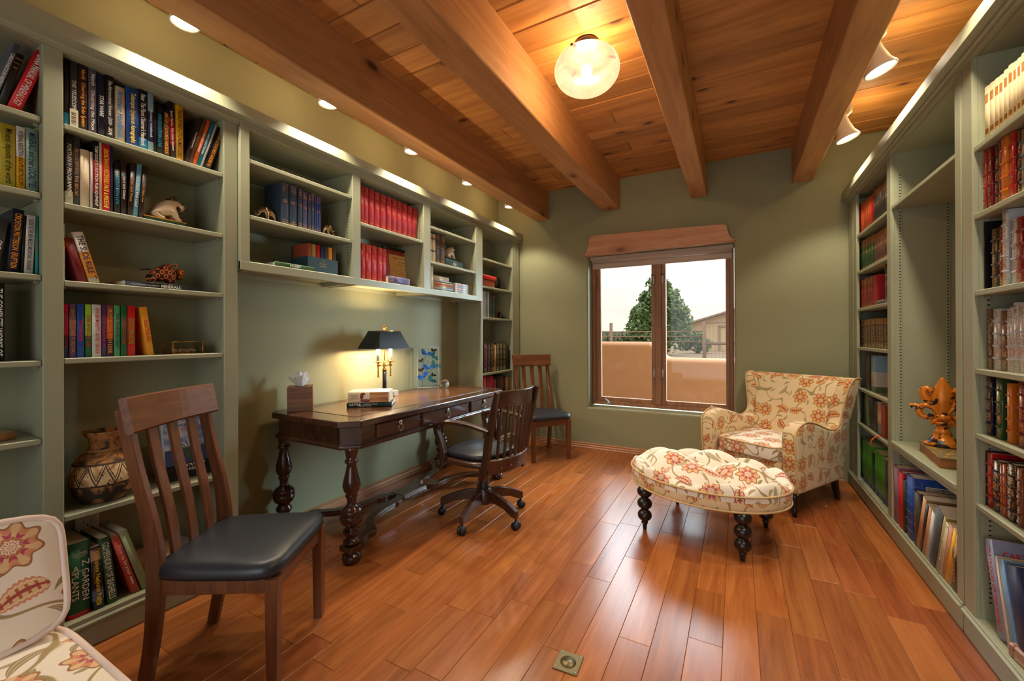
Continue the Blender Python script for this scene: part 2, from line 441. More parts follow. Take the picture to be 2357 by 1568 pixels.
# ================================================================== window in the far wall
win = bpy.data.objects.new('window_1', None); C.objects.link(win); win['kind'] = 'structure'; win.location = (-.74, 4.62, .475)
wl = tuple(-v for v in win.location)
Y0, Y1 = 4.62, 4.70
for n, a in (('jamb', (-1.455, -1.412, .475, 2.13)), ('jamb', (-.062, -.024, .475, 2.13)), ('sill', (-1.412, -.062, .475, .515)), ('head', (-1.412, -.062, 2.09, 2.13)), ('mullion', (-.764, -.702, .515, 2.09))):
    MB().box(a[0], a[1], Y0 - (.012 if n == 'mullion' else 0), Y1, a[2], a[3], .004).build(n, M_WIN, win, wl)
for sx0, sx1 in ((-1.412, -.764), (-.702, -.062)):
    b = MB(); w0, w1 = (.052, .040) if sx0 < -1 else (.042, .034)
    ys0, ys1 = Y0 + .012, Y1 - .01
    b.box(sx0, sx0 + w0, ys0, ys1, .515, 2.09, .004).box(sx1 - w1, sx1, ys0, ys1, .515, 2.09, .004)
    b.box(sx0 + w0, sx1 - w1, ys0, ys1, .515, .558, .004).box(sx0 + w0, sx1 - w1, ys0, ys1, 2.045, 2.09, .004)
    s_ = b.build('sash', M_WIN, win, wl)
    MB().box(sx0 + w0, sx1 - w1, ys0 + .035, ys0 + .039, .558, 2.045).build('pane', M_PANE, s_)
    hx = sx1 - .012 if sx0 < -1 else sx0 + .012
    for hz in (.80, 1.80):
        MB().box(hx - .010, hx + .010, ys0 - .016, ys0 + .001, hz, hz + .085, .003).tube([(hx, ys0 - .016, hz - .01), (hx, ys0 - .016, hz + .1)], .005).build('hinge', M_METAL, s_)
def crank(x):
    MB().box(x - .035, x + .035, Y0 - .016, Y0 + .004, .482, .508, .004).tube([(x - .02, Y0 - .012, .50), (x - .03, Y0 - .03, .545)], .007).tube([(x - .03, Y0 - .03, .545), (x + .05, Y0 - .04, .50)], .005).build('crank', M_METAL, win, wl)
crank(-1.27); crank(-.20)
M_BLIND = paint('blind_cloth', (.50, .40, .33), .8, .05)
rb = thing('roller_blind', 'taupe roller blind rolled up under the rough wooden window header', 'blind', (-.74, 4.56, 2.0))
o_ = tuple(-v for v in rb.location)
MB().box(-1.452, -.026, 4.535, 4.60, 2.095, 2.132, .004).build('head_rail', M_BLIND, rb, o_)
MB().tube([(-1.44, 4.575, 2.09), (-.04, 4.575, 2.09)], .028, 12).build('roller', M_BLIND, rb, o_)
MB().box(-1.44, -.04, 4.600, 4.6035, 2.012, 2.10).build('cloth', M_BLIND, rb, o_)
MB().box(-1.44, -.04, 4.596, 4.608, 2.003, 2.017, .003).build('bottom_bar', M_BLIND, rb, o_)
# live-edge header board
b = MB(); rl = random.Random(2)
bot = [(-1.475, 2.130), (-1.1, 2.127), (-.7, 2.133), (-.35, 2.131), (-.005, 2.138)]
top = [(-.020, 2.146), (-.045, 2.165), (-.062, 2.20), (-.072, 2.25), (-.085, 2.292), (-.115, 2.304), (-.4, 2.312), (-.8, 2.324), (-1.2, 2.336), (-1.375, 2.340), (-1.405, 2.330), (-1.418, 2.29), (-1.430, 2.23), (-1.448, 2.17)]
b.prism(bot + top, YF - .075, YF + .01, 'y')
ho = b.build('window_header', M_LINTEL); bevel(ho, .012, 2, .35); tag(ho, 'rough live-edge wooden header board over the window', 'header')

# ================================================================== outdoors
M_GROUND = paint('dry_ground', (.26, .165, .09), .95, .35, .2, 8.)
MB().box(-60, 60, 4.8, 90, -.25, -.10).build('ground', M_GROUND, kind='structure')
M_ADOBE = paint('adobe_stucco', (.190, .068, .019), .9, .06, .35, 25.)
prf = [(-5, -.1), (2.6, -.1), (2.6, .865), (-.9, .870)] + [(-.98 - .34 * (i / 8), .87 + .262 * (.5 - .5 * math.cos(PI * i / 8))) for i in range(9)] + [(-3, 1.145), (-5, 1.15)]
ao = MB().prism(prf, 7.35, 7.75, 'y').build('garden_wall', M_ADOBE); bevel(ao, .07, 4, .5); tag(ao, 'low orange adobe garden wall stepping down outside the window', 'wall')
M_FENCE = newmat('rusty_pipe', (.20, .10, .055), .7)[0]
fe = thing('ranch_fence', 'brown pipe and wire ranch fence beyond the adobe wall', 'fence', (-2.5, 14, -.1)); o_ = tuple(-v for v in fe.location)
for px in (-9.5, -6.6, -3.75, -.88, 2.0): MB().tube([(px, 14, -.1), (px, 14, 1.68)], .055, 8).build('post', M_FENCE, fe, o_)
for z, r in ((1.0, .045), (1.63, .022)): MB().tube([(-.88, 14, z), (3, 14, z)], r, 6).build('rail', M_FENCE, fe, o_)
for z in (1.05, 1.22, 1.38): MB().tube([(-9.5, 14.1, z), (-.88, 14.1, z)], .02, 6).build('rail', M_FENCE, fe, o_)
b = MB()
for i in range(44): b.box(-.88 + i * .1, -.874 + i * .1, 14, 14.005, -.1, 1.0)
for z in (.2, .45, .7): b.box(-.88, 3.4, 14, 14.005, z, z + .006)
b.build('wire_mesh', M_FENCE, fe, o_, kind='stuff')
M_BARN = paint('barn_metal', (.56, .39, .21), .6, .06); M_ROOF = paint('barn_roof', (.30, .19, .11), .6, .06)
ba = thing('barn', 'tan metal barn with a low gable roof beyond the fence', 'barn', (2.5, 40, -.1)); o_ = tuple(-v for v in ba.location)
b = MB().prism([(-3.7, -.1), (8.9, -.1), (8.9, 2.25), (2.6, 4.15), (-3.7, 2.25)], 40, 52, 'y')
b.build('wall', M_BARN, ba, o_)
b = MB()
for i in range(42): xx = -3.6 + i * .3; b.box(xx, xx + .05, 39.97, 40.0, -.1, min(2.25 + (xx + 3.7) * .3, 4.1 - abs(xx - 2.6) * .25))
b.build('rib', M_BARN, ba, o_, kind='stuff')
MB().prism([(-4.5, 2.03), (2.6, 4.2), (2.6, 4.34), (-4.55, 2.15)], 39.3, 52.5, 'y').build('roof', M_ROOF, ba, o_)
MB().prism([(9.7, 2.03), (2.6, 4.2), (2.6, 4.34), (9.75, 2.15)], 39.3, 52.5, 'y').build('roof', M_ROOF, ba, o_)
MB().box(-1.4, -1.28, 39.9, 40.0, -.1, 2.0).box(.9, 1.02, 39.9, 40, -.1, 2.0).box(-1.4, 1.02, 39.9, 40, 1.95, 2.1).build('door_frame', M_ROOF, ba, o_)
def foliage(lobes, n, sz, seed):
    r = random.Random(seed); b = MB(); tot = sum(l[3] ** 2 for l in lobes)
    for cx, cy, cz, R in lobes:
        for _ in range(int(n * R * R / tot)):
            d = Vector((r.gauss(0, 1), r.gauss(0, 1), r.gauss(0, 1))).normalized(); k = R * (r.random() ** .33) * r.uniform(.8, 1.1)
            p = Vector((cx, cy, cz)) + Vector((d.x * k, d.y * k, d.z * k * 1.2))
            u = Vector((r.gauss(0, 1), r.gauss(0, 1), r.gauss(0, 1))).normalized(); w = u.orthogonal().normalized()
            s = sz * r.uniform(.6, 1.3); b.add([p - u * s, p + w * s * .6, p + u * s, p - w * s * .6], [(0, 1, 2, 3)])
    return b
def leafmat(name, c):
    m, t, b = newmat(name, c, .7); v = tex(t, rnd=False); n = noise(t, v, 1.3, 3.)
    lnk(t, mixc(t, n.rng(.35, .65), tuple(x * .55 for x in c), tuple(x * 1.35 for x in c)), b.inputs['Base Color']); return m
M_LEAF = leafmat('tree_leaf', (.105, .155, .040)); M_LEAF2 = leafmat('bush_leaf', (.13, .15, .06)); M_BARK = newmat('bark', (.10, .06, .035), .9)[0]
def tree(name, label, x, y, h, lobes, n, sz, seed, m, group=None):
    t = thing(name, label, 'tree' if 'tree' in name else 'bush', (x, y, -.1), 0, group)
    foliage(lobes, n, sz, seed).build('foliage', m, t, fix=False)
    MB().tube([(0, 0, 0), (.05, 0, h * .3), (0, 0, h * .6)], [.16, .12, .05], 7).build('trunk', M_BARK, t)
tree('leafy_tree', 'tall dense dark green tree centred behind the window mullion', -4.75, 30, 5.8,
     [(0, 0, 1.7, 1.5), (-1.25, 0, 1.9, 1.0), (1.2, .2, 2.0, 1.05), (-.75, 0, 3.1, .95), (.8, 0, 3.2, .95), (.1, 0, 3.9, .95), (-.15, 0, 4.9, .62), (.25, .1, 4.5, .7), (1.55, 0, 2.9, .5), (-1.55, .1, 2.7, .5), (-.9, 0, 4.0, .4), (1.0, 0, 4.1, .4)], 5200, .15, 4, M_LEAF)
tree('round_bush', 'rounded olive green bush left of the tall tree', -8.0, 36, 2.2, [(0, 0, 1.2, .75), (.7, 0, 1.0, .7), (-.6, 0, .9, .6), (1.3, 0, .8, .6)], 1500, .12, 8, M_LEAF2)
tree('low_bush', 'low pale green bush near the left edge of the window view', -10.6, 40, 1.6, [(0, 0, .9, .6), (.7, 0, .7, .5), (-.7, 0, .8, .6), (1.4, 0, .9, .55)], 1200, .12, 9, M_LEAF2)
tree('dark_bush', 'dark bush between the tall tree and the barn', -2.6, 34, 1.8, [(0, 0, .9, .7), (-.9, 0, .8, .6), (.6, 0, .6, .45)], 1100, .12, 10, M_LEAF)
MB().prism([(-60, -.1), (60, -.1), (60, 1.6), (30, 2.4), (5, 1.9), (-8, 2.3), (-20, 2.0), (-40, 3.0), (-60, 2.2)], 85, 88, 'y').build('hills', leafmat('hill_green', (.14, .15, .10)), kind='structure')
# ================================================================== built-in bookcases
def bookcase(name, label, xf, sg, y0, y1, z0, z1, bays, stiles, rail_t, rail_b, floor_z, toe=True, depth=.288, std=True, proud=0., ends=(1, 1), deep_ledge=None):
    """xf front plane; sg +1 faces +x, -1 faces -x; bays = [(ya, yb, [shelf tops], bottom z)]"""
    t = thing(name, label, 'bookcase', (xf - sg * .15, (y0 + y1) / 2, z0)); o_ = tuple(-v for v in t.location)
    def bx(d0, d1, ya, yb, za, zb, b=.002):
        xa, xb = xf - sg * d0, xf - sg * d1
        return MB().box(min(xa, xb), max(xa, xb), ya, yb, za, zb, b)
    P = lambda m, n, mat=M_CASE, **k: m.build(n, mat, t, o_, fix=False, **k)
    P(bx(depth, depth + .006, y0, y1, z0, z1, 0), 'back_panel')
    P(bx(.02, depth, y0, y1, rail_b, rail_b + .02, 0), 'top_panel')
    for ya, yb, tops, bz in bays:
        for a, c in ((ya - .018, ya), (yb, yb + .018)):
            P(bx(.018, depth, a, c, z0, rail_b, 0), 'side_panel')
        P(bx(.006, depth, ya, yb, bz - .022, bz, .002), 'bottom_panel')
        for z in tops:
            th = .022
            if deep_ledge and abs(z - deep_ledge) < .01:
                P(bx(-.006, depth, ya, yb, z - .026, z, .004), 'ledge'); P(bx(.004, .03, ya, yb, z - .055, z - .026, .004), 'ledge_moulding')
                continue
            s_ = P(bx(.004, depth - .002, ya + .001, yb - .001, z - th, z, .003), 'shelf')
            for a, c in ((ya, ya + .014), (yb - .014, yb)):
                MB().box(min(xf - sg * .032, xf - sg * .048), max(xf - sg * .032, xf - sg * .048), a, c, z - th - .010, z - th - .0005, .002).build('shelf_clip', M_CLIP, s_, fix=False)
        if std:
            for d in (.034, .245):
                q = P(bx(d, d + .018, yb - .004, yb, bz + .05, rail_b - .12, .001), 'shelf_standard')
                b = MB(); z = bz + .07
                while z < rail_b - .14:
                    xa, xb = xf - sg * (d + .005), xf - sg * (d + .013)
                    b.box(min(xa, xb), max(xa, xb), yb - .0044, yb - .003, z, z + .006); z += .019
                b.build('slot', M_DARK, q, kind='stuff', fix=False)
    for ya, yb in stiles:
        P(bx(-proud, .020, ya, yb, z0 if not toe else .10, rail_t, .003), 'face_stile')
    P(bx(-proud - .0005, .020, y0, y1, rail_b, rail_t, .003), 'top_rail')
    if toe:
        P(bx(-.002, .020, y0, y1, z0, .090, .002), 'base_board')
        P(bx(-.014, .020, y0, y1, .088, .106, .005), 'base_moulding')
        P(bx(-.004, .0198, y0, y1, .104, floor_z - .001, .003), 'bottom_rail')
    else:
        P(bx(-proud - .0005, .020, y0, y1, z0, floor_z - .002, .003), 'bottom_rail')
    return t
bookcase('tall_bookcase', 'tall sage-green built-in bookcase behind the foreground dining chair', XL, 1, -.10, 1.2385, 0, 2.40,
         [(-.04, .539, [2.087, 1.799, 1.489, 1.165, .87, .50], .128), (.596, 1.171, [2.09, 1.780, 1.475, 1.170, .552], .128)],
         [(-.10, -.04), (.539, .596), (1.171, 1.2385)], 2.40, 2.362, .128, std=False)
XWC = XL
wc = bookcase('wall_cabinet', 'open sage-green wall cabinet with three bays hanging above the desk', XL + .020, 1, 1.2395, 3.5995, 1.605, 2.40,
         [(1.290, 1.965, [2.205, 1.905], 1.655), (2.035, 2.693, [2.045], 1.655), (2.783, 3.480, [2.195, 1.895], 1.655)],
         [(1.2395, 1.290), (1.965, 2.035), (2.693, 2.783), (3.480, 3.5995)], 2.40, 2.356, 1.655, toe=False, depth=.312)
for a_, c_ in ((1.2400, 1.258), (3.575, 3.5990)): MB().box(XL - .28, XL + .018, a_, c_, 1.607, 2.356).build('end_panel', M_CASE, wc, tuple(-v for v in wc.location))
bookcase('narrow_bookcase', 'narrow sage-green built-in bookcase in the far left corner', XL, 1, 3.600, 4.455, 0, 2.40,
         [(3.636, 4.279, [2.066, 1.776, 1.447, .862, .55], .128)], [(3.600, 3.636), (4.279, 4.340), (4.346, 4.40), (4.406, 4.455)], 2.40, 2.362, .128)
bookcase('corner_bookcase', 'sage-green built-in bookcase right of the floral armchair', XR, -1, 2.448, 4.460, 0, 2.40,
         [(2.503, 3.360, [2.040, .600], .118), (3.433, 4.335, [2.037, 1.748, 1.456, 1.154, .835, .56], .118)],
         [(2.448, 2.503), (3.360, 3.433), (4.19, 4.30), (4.306, 4.455)], 2.395, 2.362, .118, deep_ledge=.600)
bookcase('near_bookcase', 'sage-green built-in bookcase at the right edge of the photo', XR, -1, 1.15, 2.436, 0, 2.40,
         [(1.22, 2.350, [2.0, 1.73, 1.425, 1.113, .855, .575], .115)], [(1.15, 1.22), (2.350, 2.436)], 2.395, 2.362, .115)
def crown(name, xf, sg, y0, y1, zt):
    pf = [(0, zt - .105), (.012, zt - .105), (.014, zt - .090), (.022, zt - .084), (.022, zt - .070), (.036, zt - .066), (.047, zt - .062), (.047, zt - .058), (.042, zt), (-.29, zt), (-.29, zt - .02), (0, zt - .02)]
    MB().prism([(xf + sg * u, v) for u, v in pf], y0, y1, 'y').build(name, M_CASE, kind='structure')
crown('trim_1', XL, 1, -.10, 4.462, 2.468)
crown('trim_2', XR, -1, 1.15, 4.462, 2.462)
# three cup screws on the rail above the astronomy books
b = MB()
rail = thing('rail_screws', 'three white screw caps on the rail above the astronomy books', 'screw cap', (XL, .9, 2.38))
for y in (.805, .925, 1.052): MB().sphere((XL + .003 - rail.location.x, y - rail.location.y, 0), .006, 8, 6, (.5, 1, 1)).build('cap', M_WHITE, rail)

# ================================================================== spot lamps and ceiling lamp
SL = dict(zip(SPOT_L, ('first', 'second', 'third', 'fourth', 'fifth')))
for i, p in enumerate(SPOT_L):
    t = thing('spot_lamp', f'white can spot lamp above the left bookcases, {SL[p]} from the camera', 'lamp', (p[0], p[1], ZC), 0, 'spot lamps along the left wall')
    MB().lathe([(.045, -.012), (.045, 0)], 20).build('canopy', M_WHITE, t)
    MB().tube([(0, 0, -.01), (0, 0, -.13)], .012, 8).build('stem', M_WHITE, t)
    MB().lathe([(.02, -.11), (.038, -.12), (.045, -.16), (.056, -.255), (.058, -.265), (.052, -.265), (.049, -.250)], 24).build('shade', M_WHITE, t)
    MB().lathe([(0, -.260), (.030, -.259), (.052, -.254)], 24).build('bulb_face', M_BULB, t)
    l = light('spot_beam', 'SPOT', (p[0], p[1], p[2] - .006), P_SPOT, WARM, (p[0] + .05, p[1], 0), spot_size=1.95, spot_blend=.4, shadow_soft_size=.05)
for i, p in enumerate(SPOT_R):
    nm = ('fourth', 'third', 'second', 'last')[i]
    t = thing('bell_spot_lamp', f'cream bell-shaped spot lamp at the right side of the ceiling, {("beyond the frame", "just beyond the frame", "nearer of the two visible", "farther, beside the last beam")[i]}', 'lamp', (p[0], p[1], ZC), 0, 'bell spot lamps along the right wall')
    tilt = (0, -.30, 0)
    MB().lathe([(.045, -.012), (.045, 0)], 20).build('canopy', M_WHITE, t)
    MB().tube([(.045, 0, -.01), (.045, 0, -.06), (.02, 0, -.085)], .012, 8).build('stem', M_WHITE, t)
    hd = MB().lathe([(.012, .10), (.036, .095), (.043, .06), (.046, 0), (.056, -.06), (.072, -.095), (.074, -.105), (.068, -.105), (.064, -.092)], 28).build('shade', M_WHITE, t, (0, 0, -.155), tilt)
    MB().lathe([(0, -.101), (.035, -.100), (.066, -.094)], 28).build('bulb_face', M_BULB, t, (0, 0, -.155), tilt)
    light('spot_beam', 'SPOT', (p[0] + .034, p[1], ZC - .272), P_SPOT, WARM, (p[0] + .25, p[1], 0), spot_size=1.95, spot_blend=.4, shadow_soft_size=.05)
for p in SPOT_L + SPOT_R: light('spot_fill', 'POINT', (p[0] + (-.07 if p[0] < 0 else .14), p[1], 2.84 if p[0] < 0 else 2.74), P_FILL, (1., .72, .36), shadow_soft_size=.04)   # added point lamps beside the heads, to warm ceiling and upper wall
cl_ = thing('ceiling_lamp', 'frosted glass bowl ceiling lamp on a bronze mount between the beams', 'lamp', (-.75, 2.30, ZC))
M_BRONZE = newmat('bronze_mount', (.16, .12, .09), .3, .9)[0]
MB().lathe([(.064, 0), (.066, -.012), (.058, -.020), (.060, -.034), (.045, -.048), (.03, -.055), (.02, -.10), (0, -.10)], 32).build('mount', M_BRONZE, cl_)
m, t_, bb = newmat('frosted_glass', (.10, .08, .06), .3)
bb.inputs['Emission Strength'].default_value = .40
wv = noise(t_, tex(t_, rnd=False, scale=(9, 9, 20)), 1., 4., 2.); lnk(t_, mixc(t_, wv.rng(.4, .6), (1., .62, .38), (1., .80, .58)), bb.inputs['Emission Color'])
tn = node(t_, 'ShaderNodeBsdfTransparent'); tn.inputs[0].default_value = (1, .92, .8, 1); mxs = node(t_, 'ShaderNodeMixShader'); mxs.inputs[0].default_value = .11
outm = t_.nodes['Material Output']; t_.links.new(bb.outputs[0], mxs.inputs[1]); t_.links.new(tn.outputs[0], mxs.inputs[2]); t_.links.new(mxs.outputs[0], outm.inputs[0])
prof = [(.182 * math.cos(a), .125 * math.sin(a)) for a in [-PI / 2 + i * (PI / 2 + .62) / 18 for i in range(19)]]; prof[0] = (0, -.125)
prof += [(r - .004, z) for r, z in prof[::-1][:1]]
bowl = MB().lathe(prof, 40).build('glass_bowl', m, cl_, (.01, -.03, -.18))
for k in range(3):
    a = .35 + k * 2.0944; MB().sphere((.01 + .168 * math.cos(a), -.03 + .168 * math.sin(a), -.125), .008, 8, 6).build('bolt', M_BRONZE, cl_)
    MB().tube([(.0, .0, -.06), (.01 + .16 * math.cos(a), -.03 + .16 * math.sin(a), -.125)], .004, 6).build('arm', M_BRONZE, cl_)
MB().sphere((.01, -.03, -.19), .032, 16, 10, (1, 1, 1.3)).build('bulb', glow('bulb_glow', (1., .80, .45), 20.), cl_)
light('ceiling_lamp_light', 'POINT', (-.74, 2.27, 2.735), P_CEIL, (1., .78, .48), shadow_soft_size=.04)
# floor outlet
fo = MB().box(-.0475, .0475, -.05, .05, 0, .005, .0015).build('floor_outlet', newmat('aged_brass', (.22, .17, .08), .45, .8)[0], None, (-.572, 1.50, 0))
fo.rotation_euler = (0, 0, .06); tag(fo, 'square aged brass outlet plate set in the floor near the camera', 'outlet')
M_AB = newmat('brass_lid', (.18, .14, .07), .4, .8)[0]
for y in (-.001,): MB().lathe([(.030, .005), (.030, .0065), (.0, .0065)], 20, (0, y, 0)).build('lid', M_AB, fo)
for sx in (-1, 1):
    for sy in (-1, 1): MB().lathe([(.004, .005), (.004, .0065), (0, .007)], 8, (sx * .038, sy * .04, 0)).build('screw', M_METAL, fo)
# ================================================================== upholstery print
def floral(name, base=(.78, .62, .40), size=.125, seed=0., p1=(.60, .20, .07), p2=(.68, .40, .10), p3=(.34, .04, .05), p4=(.72, .50, .22)):
    m, t, b = newmat(name, base, .85)
    tcn = node(t, 'ShaderNodeTexCoord')
    def layer(col, size, sh, kinds, rnd):
        mp = node(t, 'ShaderNodeMapping'); mp.inputs['Scale'].default_value = (1 / size,) * 3; mp.inputs['Location'].default_value = (sh, sh * 1.7, 0)
        t.links.new(tcn.outputs['UV'], mp.inputs[0])
        vo = node(t, 'ShaderNodeTexVoronoi', voronoi_dimensions='2D', i_Scale=1., i_Randomness=rnd); t.links.new(mp.outputs[0], vo.inputs[0])
        vs_ = node(t, 'ShaderNodeVectorMath', operation='SUBTRACT'); t.links.new(mp.outputs[0], vs_.inputs[0]); t.links.new(vo.outputs['Position'], vs_.inputs[1])
        sx = node(t, 'ShaderNodeSeparateXYZ'); t.links.new(vs_.outputs[0], sx.inputs[0]); lx, ly = N(t, sx.outputs[0]), N(t, sx.outputs[1])
        sc = node(t, 'ShaderNodeSeparateColor'); t.links.new(vo.outputs['Color'], sc.inputs[0]); cR, cG, cB = (N(t, sc.outputs[i]) for i in range(3))
        a = cR * 6.283; c, s = a.op('COSINE'), a.op('SINE')
        x = lx * c + ly * s; y = ly * c - lx * s
        r = (x * x + y * y).op('SQRT'); th = y.op('ARCTAN2', x)
        if 'flower' in kinds:
            c8 = (th * 8.).op('COSINE'); d = r / (c8 * .05 + .39); fl = d.lt(1.)
            on = cG.lt(.40)
            fc = mixc(t, c8.rng(-.3, .5), p1, p2)
            fc = mixc(t, d.gt(.90), fc, (.36, .15, .06))
            fc = mixc(t, (d.lt(.62) * (c8.lt(.3))), fc, p3)
            fc = mixc(t, d.lt(.42), fc, p4)
            fc = mixc(t, (d - .36).op('ABSOLUTE').lt(.05), fc, (.48, .17, .06))
            fc = mixc(t, ((r * 60.).op('SINE') * (th * 14.).op('SINE')).gt(.35) * d.lt(.32), fc, (.45, .09, .06))
            col = mixc(t, fl * on, col, fc)
        X = x + .36; tt = (X / .74)
        q = (X - .36); Y = y - q * q * .8 + .06
        ok = tt.gt(0.) * tt.lt(1.)
        base_w = tt.op('MAXIMUM', 0.).op('SQRT') * (tt * -1. + 1.).op('MAXIMUM', 0.).op('POWER', .8)
        if 'paisley' in kinds:
            w = base_w * ((tt * 62.).op('COSINE') * .035 + .46)
            d = Y.op('ABSOLUTE') / (w + .0001)
            on = cG.gt(.40) * cG.lt(.78) * ok
            pc = mixc(t, cB.gt(.5), p3, p1)
            pc = mixc(t, d.lt(.74), pc, p4); pc = mixc(t, d.lt(.62), pc, p2)
            pc = mixc(t, (tt * 40.).op('SINE').gt(.4) * d.lt(.5), pc, (.45, .12, .06)); pc = mixc(t, d.lt(.16), pc, (.36, .05, .05))
            col = mixc(t, on * d.lt(1.), col, pc)
        if 'leaf' in kinds:
            w = base_w * .22; d = Y.op('ABSOLUTE') / (w + .0001)
            on = (cG.gt(.78) if 'flower' in kinds else cG.gt(.45)) * ok
            lc = mixc(t, cB, (.36, .27, .10), (.52, .42, .24)); lc = mixc(t, d.gt(.74), lc, (.22, .14, .06)); lc = mixc(t, d.lt(.12), lc, (.22, .14, .06))
            col = mixc(t, on * d.lt(1.), col, lc)
        return col
    mpv = node(t, 'ShaderNodeMapping'); mpv.inputs['Scale'].default_value = (1 / size * .62,) * 3; mpv.inputs['Location'].default_value = (seed, seed, 0); t.links.new(tcn.outputs['UV'], mpv.inputs[0])
    nv = noise(t, N(t, mpv.outputs[0]), 1., 1.)
    col = mixc(t, (nv - .5).op('ABSOLUTE').rng(.006, .012, 1., 0.), base, (.36, .25, .10))
    col = layer(col, size * .52, seed + 5., ('leaf',), .9)
    col = layer(col, size, seed, ('flower', 'paisley', 'leaf'), .42)
    lnk(t, col, b.inputs['Base Color'])
    mpw = node(t, 'ShaderNodeMapping'); mpw.inputs['Scale'].default_value = (900,) * 3; t.links.new(tcn.outputs['UV'], mpw.inputs[0])
    bump(t, b, noise(t, N(t, mpw.outputs[0]), 1., 2.), .15, .0006)
    b.inputs['Sheen Weight'].default_value = .15
    return m
M_FLOR = floral('floral_cloth', (.74, .56, .33), .128, 0.)
M_FLOR2 = floral('floral_cloth_pale', (.84, .74, .62), .150, 3.3, (.68, .26, .14), (.74, .48, .24), (.45, .06, .10), (.80, .62, .46))
M_PIPE = paint('piping_cord', (.62, .42, .20), .8, .35)
M_PIPE2 = paint('piping_cord_pale', (.74, .58, .50), .8, .3)
M_EBONY = newmat('ebony_leg', (.012, .008, .006), .28)[0]

# ================================================================== wing armchair by the window
f_ = Vector((-.524, -.852)); rzA = math.atan2(f_.y, f_.x); Wd = .72
ac = thing('wing_armchair', 'cream floral wing armchair in the far right corner behind the oval ottoman', 'armchair', (.230, 3.838, 0), rzA)
XFa = .33
side = [(0, .17), (-.022, .40), (-.032, .54), (-.020, .59), (.01, .622), (.06, .642), (.12, .650), (.20, .638), (.29, .612), (.38, .580), (.46, .560), (.53, .556), (.585, .575), (.615, .61), (.628, .66), (.632, .72), (.640, .78), (.652, .84), (.668, .885), (.695, .912), (.74, .922), (.79, .920), (.815, .912), (.79, .78), (.735, .55), (.645, .17)]
prof = [(XFa - u, z) for u, z in side]
flare = lambda z: .055 * max(0., (z - .60) / .32) ** 1.4
for sgn in (1, -1):
    a, c = (Wd / 2 - .105, Wd / 2) if sgn > 0 else (-Wd / 2, -Wd / 2 + .105)
    b = MB().prism(prof, a, c, 'y'); b.v = [(x, y + sgn * flare(z), z) for x, y, z in b.v]
    o = b.build('arm_wing', M_FLOR, ac, uv=1 + sgn * .3); bevel(o, .032, 4, .5); shade(o)
    yo = a if sgn < 0 else c
    MB().tube([(p.x, yo - sgn * .010 + sgn * flare(p.z), p.z) for p in smoothpath([(x, 0, z) for x, z in prof[:-3]], 3)], .006, 6).build('piping', M_PIPE, ac)
back = [(XFa - .50, .36), (XFa - .525, .48), (XFa - .590, .66), (XFa - .665, .85), (XFa - .70, .905), (XFa - .75, .926), (XFa - .805, .917), (XFa - .775, .78), (XFa - .70, .5), (XFa - .62, .17), (XFa - .52, .17)]
b = MB().prism(back, -Wd / 2 + .09, Wd / 2 - .09, 'y'); b.v = [(x, y * (1 + flare(z) / .26), z) for x, y, z in b.v]
o = b.build('backrest', M_FLOR, ac, uv=2.2); bevel(o, .022, 3, .5); shade(o)
o = MB().box(XFa - .60, XFa - .012, -Wd / 2 + .11, Wd / 2 - .11, .17, .365, .015).build('seat_base', M_FLOR, ac, uv=3.1); bevel(o, .01, 2); shade(o)
def cushion(name, x0, x1, y0, y1, z0, z1, mat, par, crownh=.03, r=.03, uv=1., loc=(0, 0, 0), rot=(0, 0, 0), n=14):
    """box cushion with a crowned top and rounded corners in plan"""
    b = MB(); cx, cy = (x0 + x1) / 2, (y0 + y1) / 2; hx, hy = (x1 - x0) / 2, (y1 - y0) / 2
    def pt(u, v):   # square -> rounded rectangle
        k = 7.; l = (abs(u) ** k + abs(v) ** k) ** (1 / k); mx = max(abs(u), abs(v))
        q = mx / l if l > 1e-9 else 1
        return u * q, v * q
    vs = []; fs = []
    for side_ in (1, 0):
        for j in range(n + 1):
            for i in range(n + 1):
                u, v = pt(-1 + 2 * i / n, -1 + 2 * j / n)
                e = (1 - abs(u) ** 4) * (1 - abs(v) ** 4)
                z = (z1 + crownh * e) if side_ else (z0 - crownh * .4 * e)
                vs.append((cx + u * hx, cy + v * hy, z))
    m_ = (n + 1) ** 2
    for j in range(n):
        for i in range(n):
            a = j * (n + 1) + i; fs.append([a, a + 1, a + n + 2, a + n + 1]); fs.append([m_ + a, m_ + a + n + 1, m_ + a + n + 2, m_ + a + 1])
    ring = [i for i in range(n + 1)] + [j * (n + 1) + n for j in range(1, n + 1)] + [n * (n + 1) + i for i in range(n - 1, -1, -1)] + [j * (n + 1) for j in range(n - 1, 0, -1)]
    for k in range(len(ring)):
        a, c = ring[k], ring[(k + 1) % len(ring)]; fs.append([a, c, c + m_, a + m_])
    b.add(vs, fs, True); o = b.build(name, mat, par, loc, rot, uv=uv)
    bevel(o, r * .4, 3, .7)
    top = [Vector(vs[i]) for i in ring]
    return o, top, m_
M_SEATIN = M_FLOR
o, ring, _ = cushion('seat_cushion', XFa - .55, XFa + .02, -Wd / 2 + .117, Wd / 2 - .117, .362, .455, M_FLOR2, ac, .022)
MB().tube(ring, .006, 6, closed=True).build('piping', M_PIPE, o)
for sy in (1, -1):
    MB().lathe([(.013, 0), (.015, .03), (.022, .045), (.016, .055), (.020, .07), (.027, .11), (.027, .12), (.030, .13), (.030, .172)], 16, (XFa - .05, sy * (Wd / 2 - .055), 0)).build('leg', M_EBONY, ac)
    MB().sweep([(XFa - .66, sy * (Wd / 2 - .05), 0), (XFa - .60, sy * (Wd / 2 - .05), .175)], [.03, .042], [.03, .042], (0, 1, 0), .003).build('leg', M_EBONY, ac)

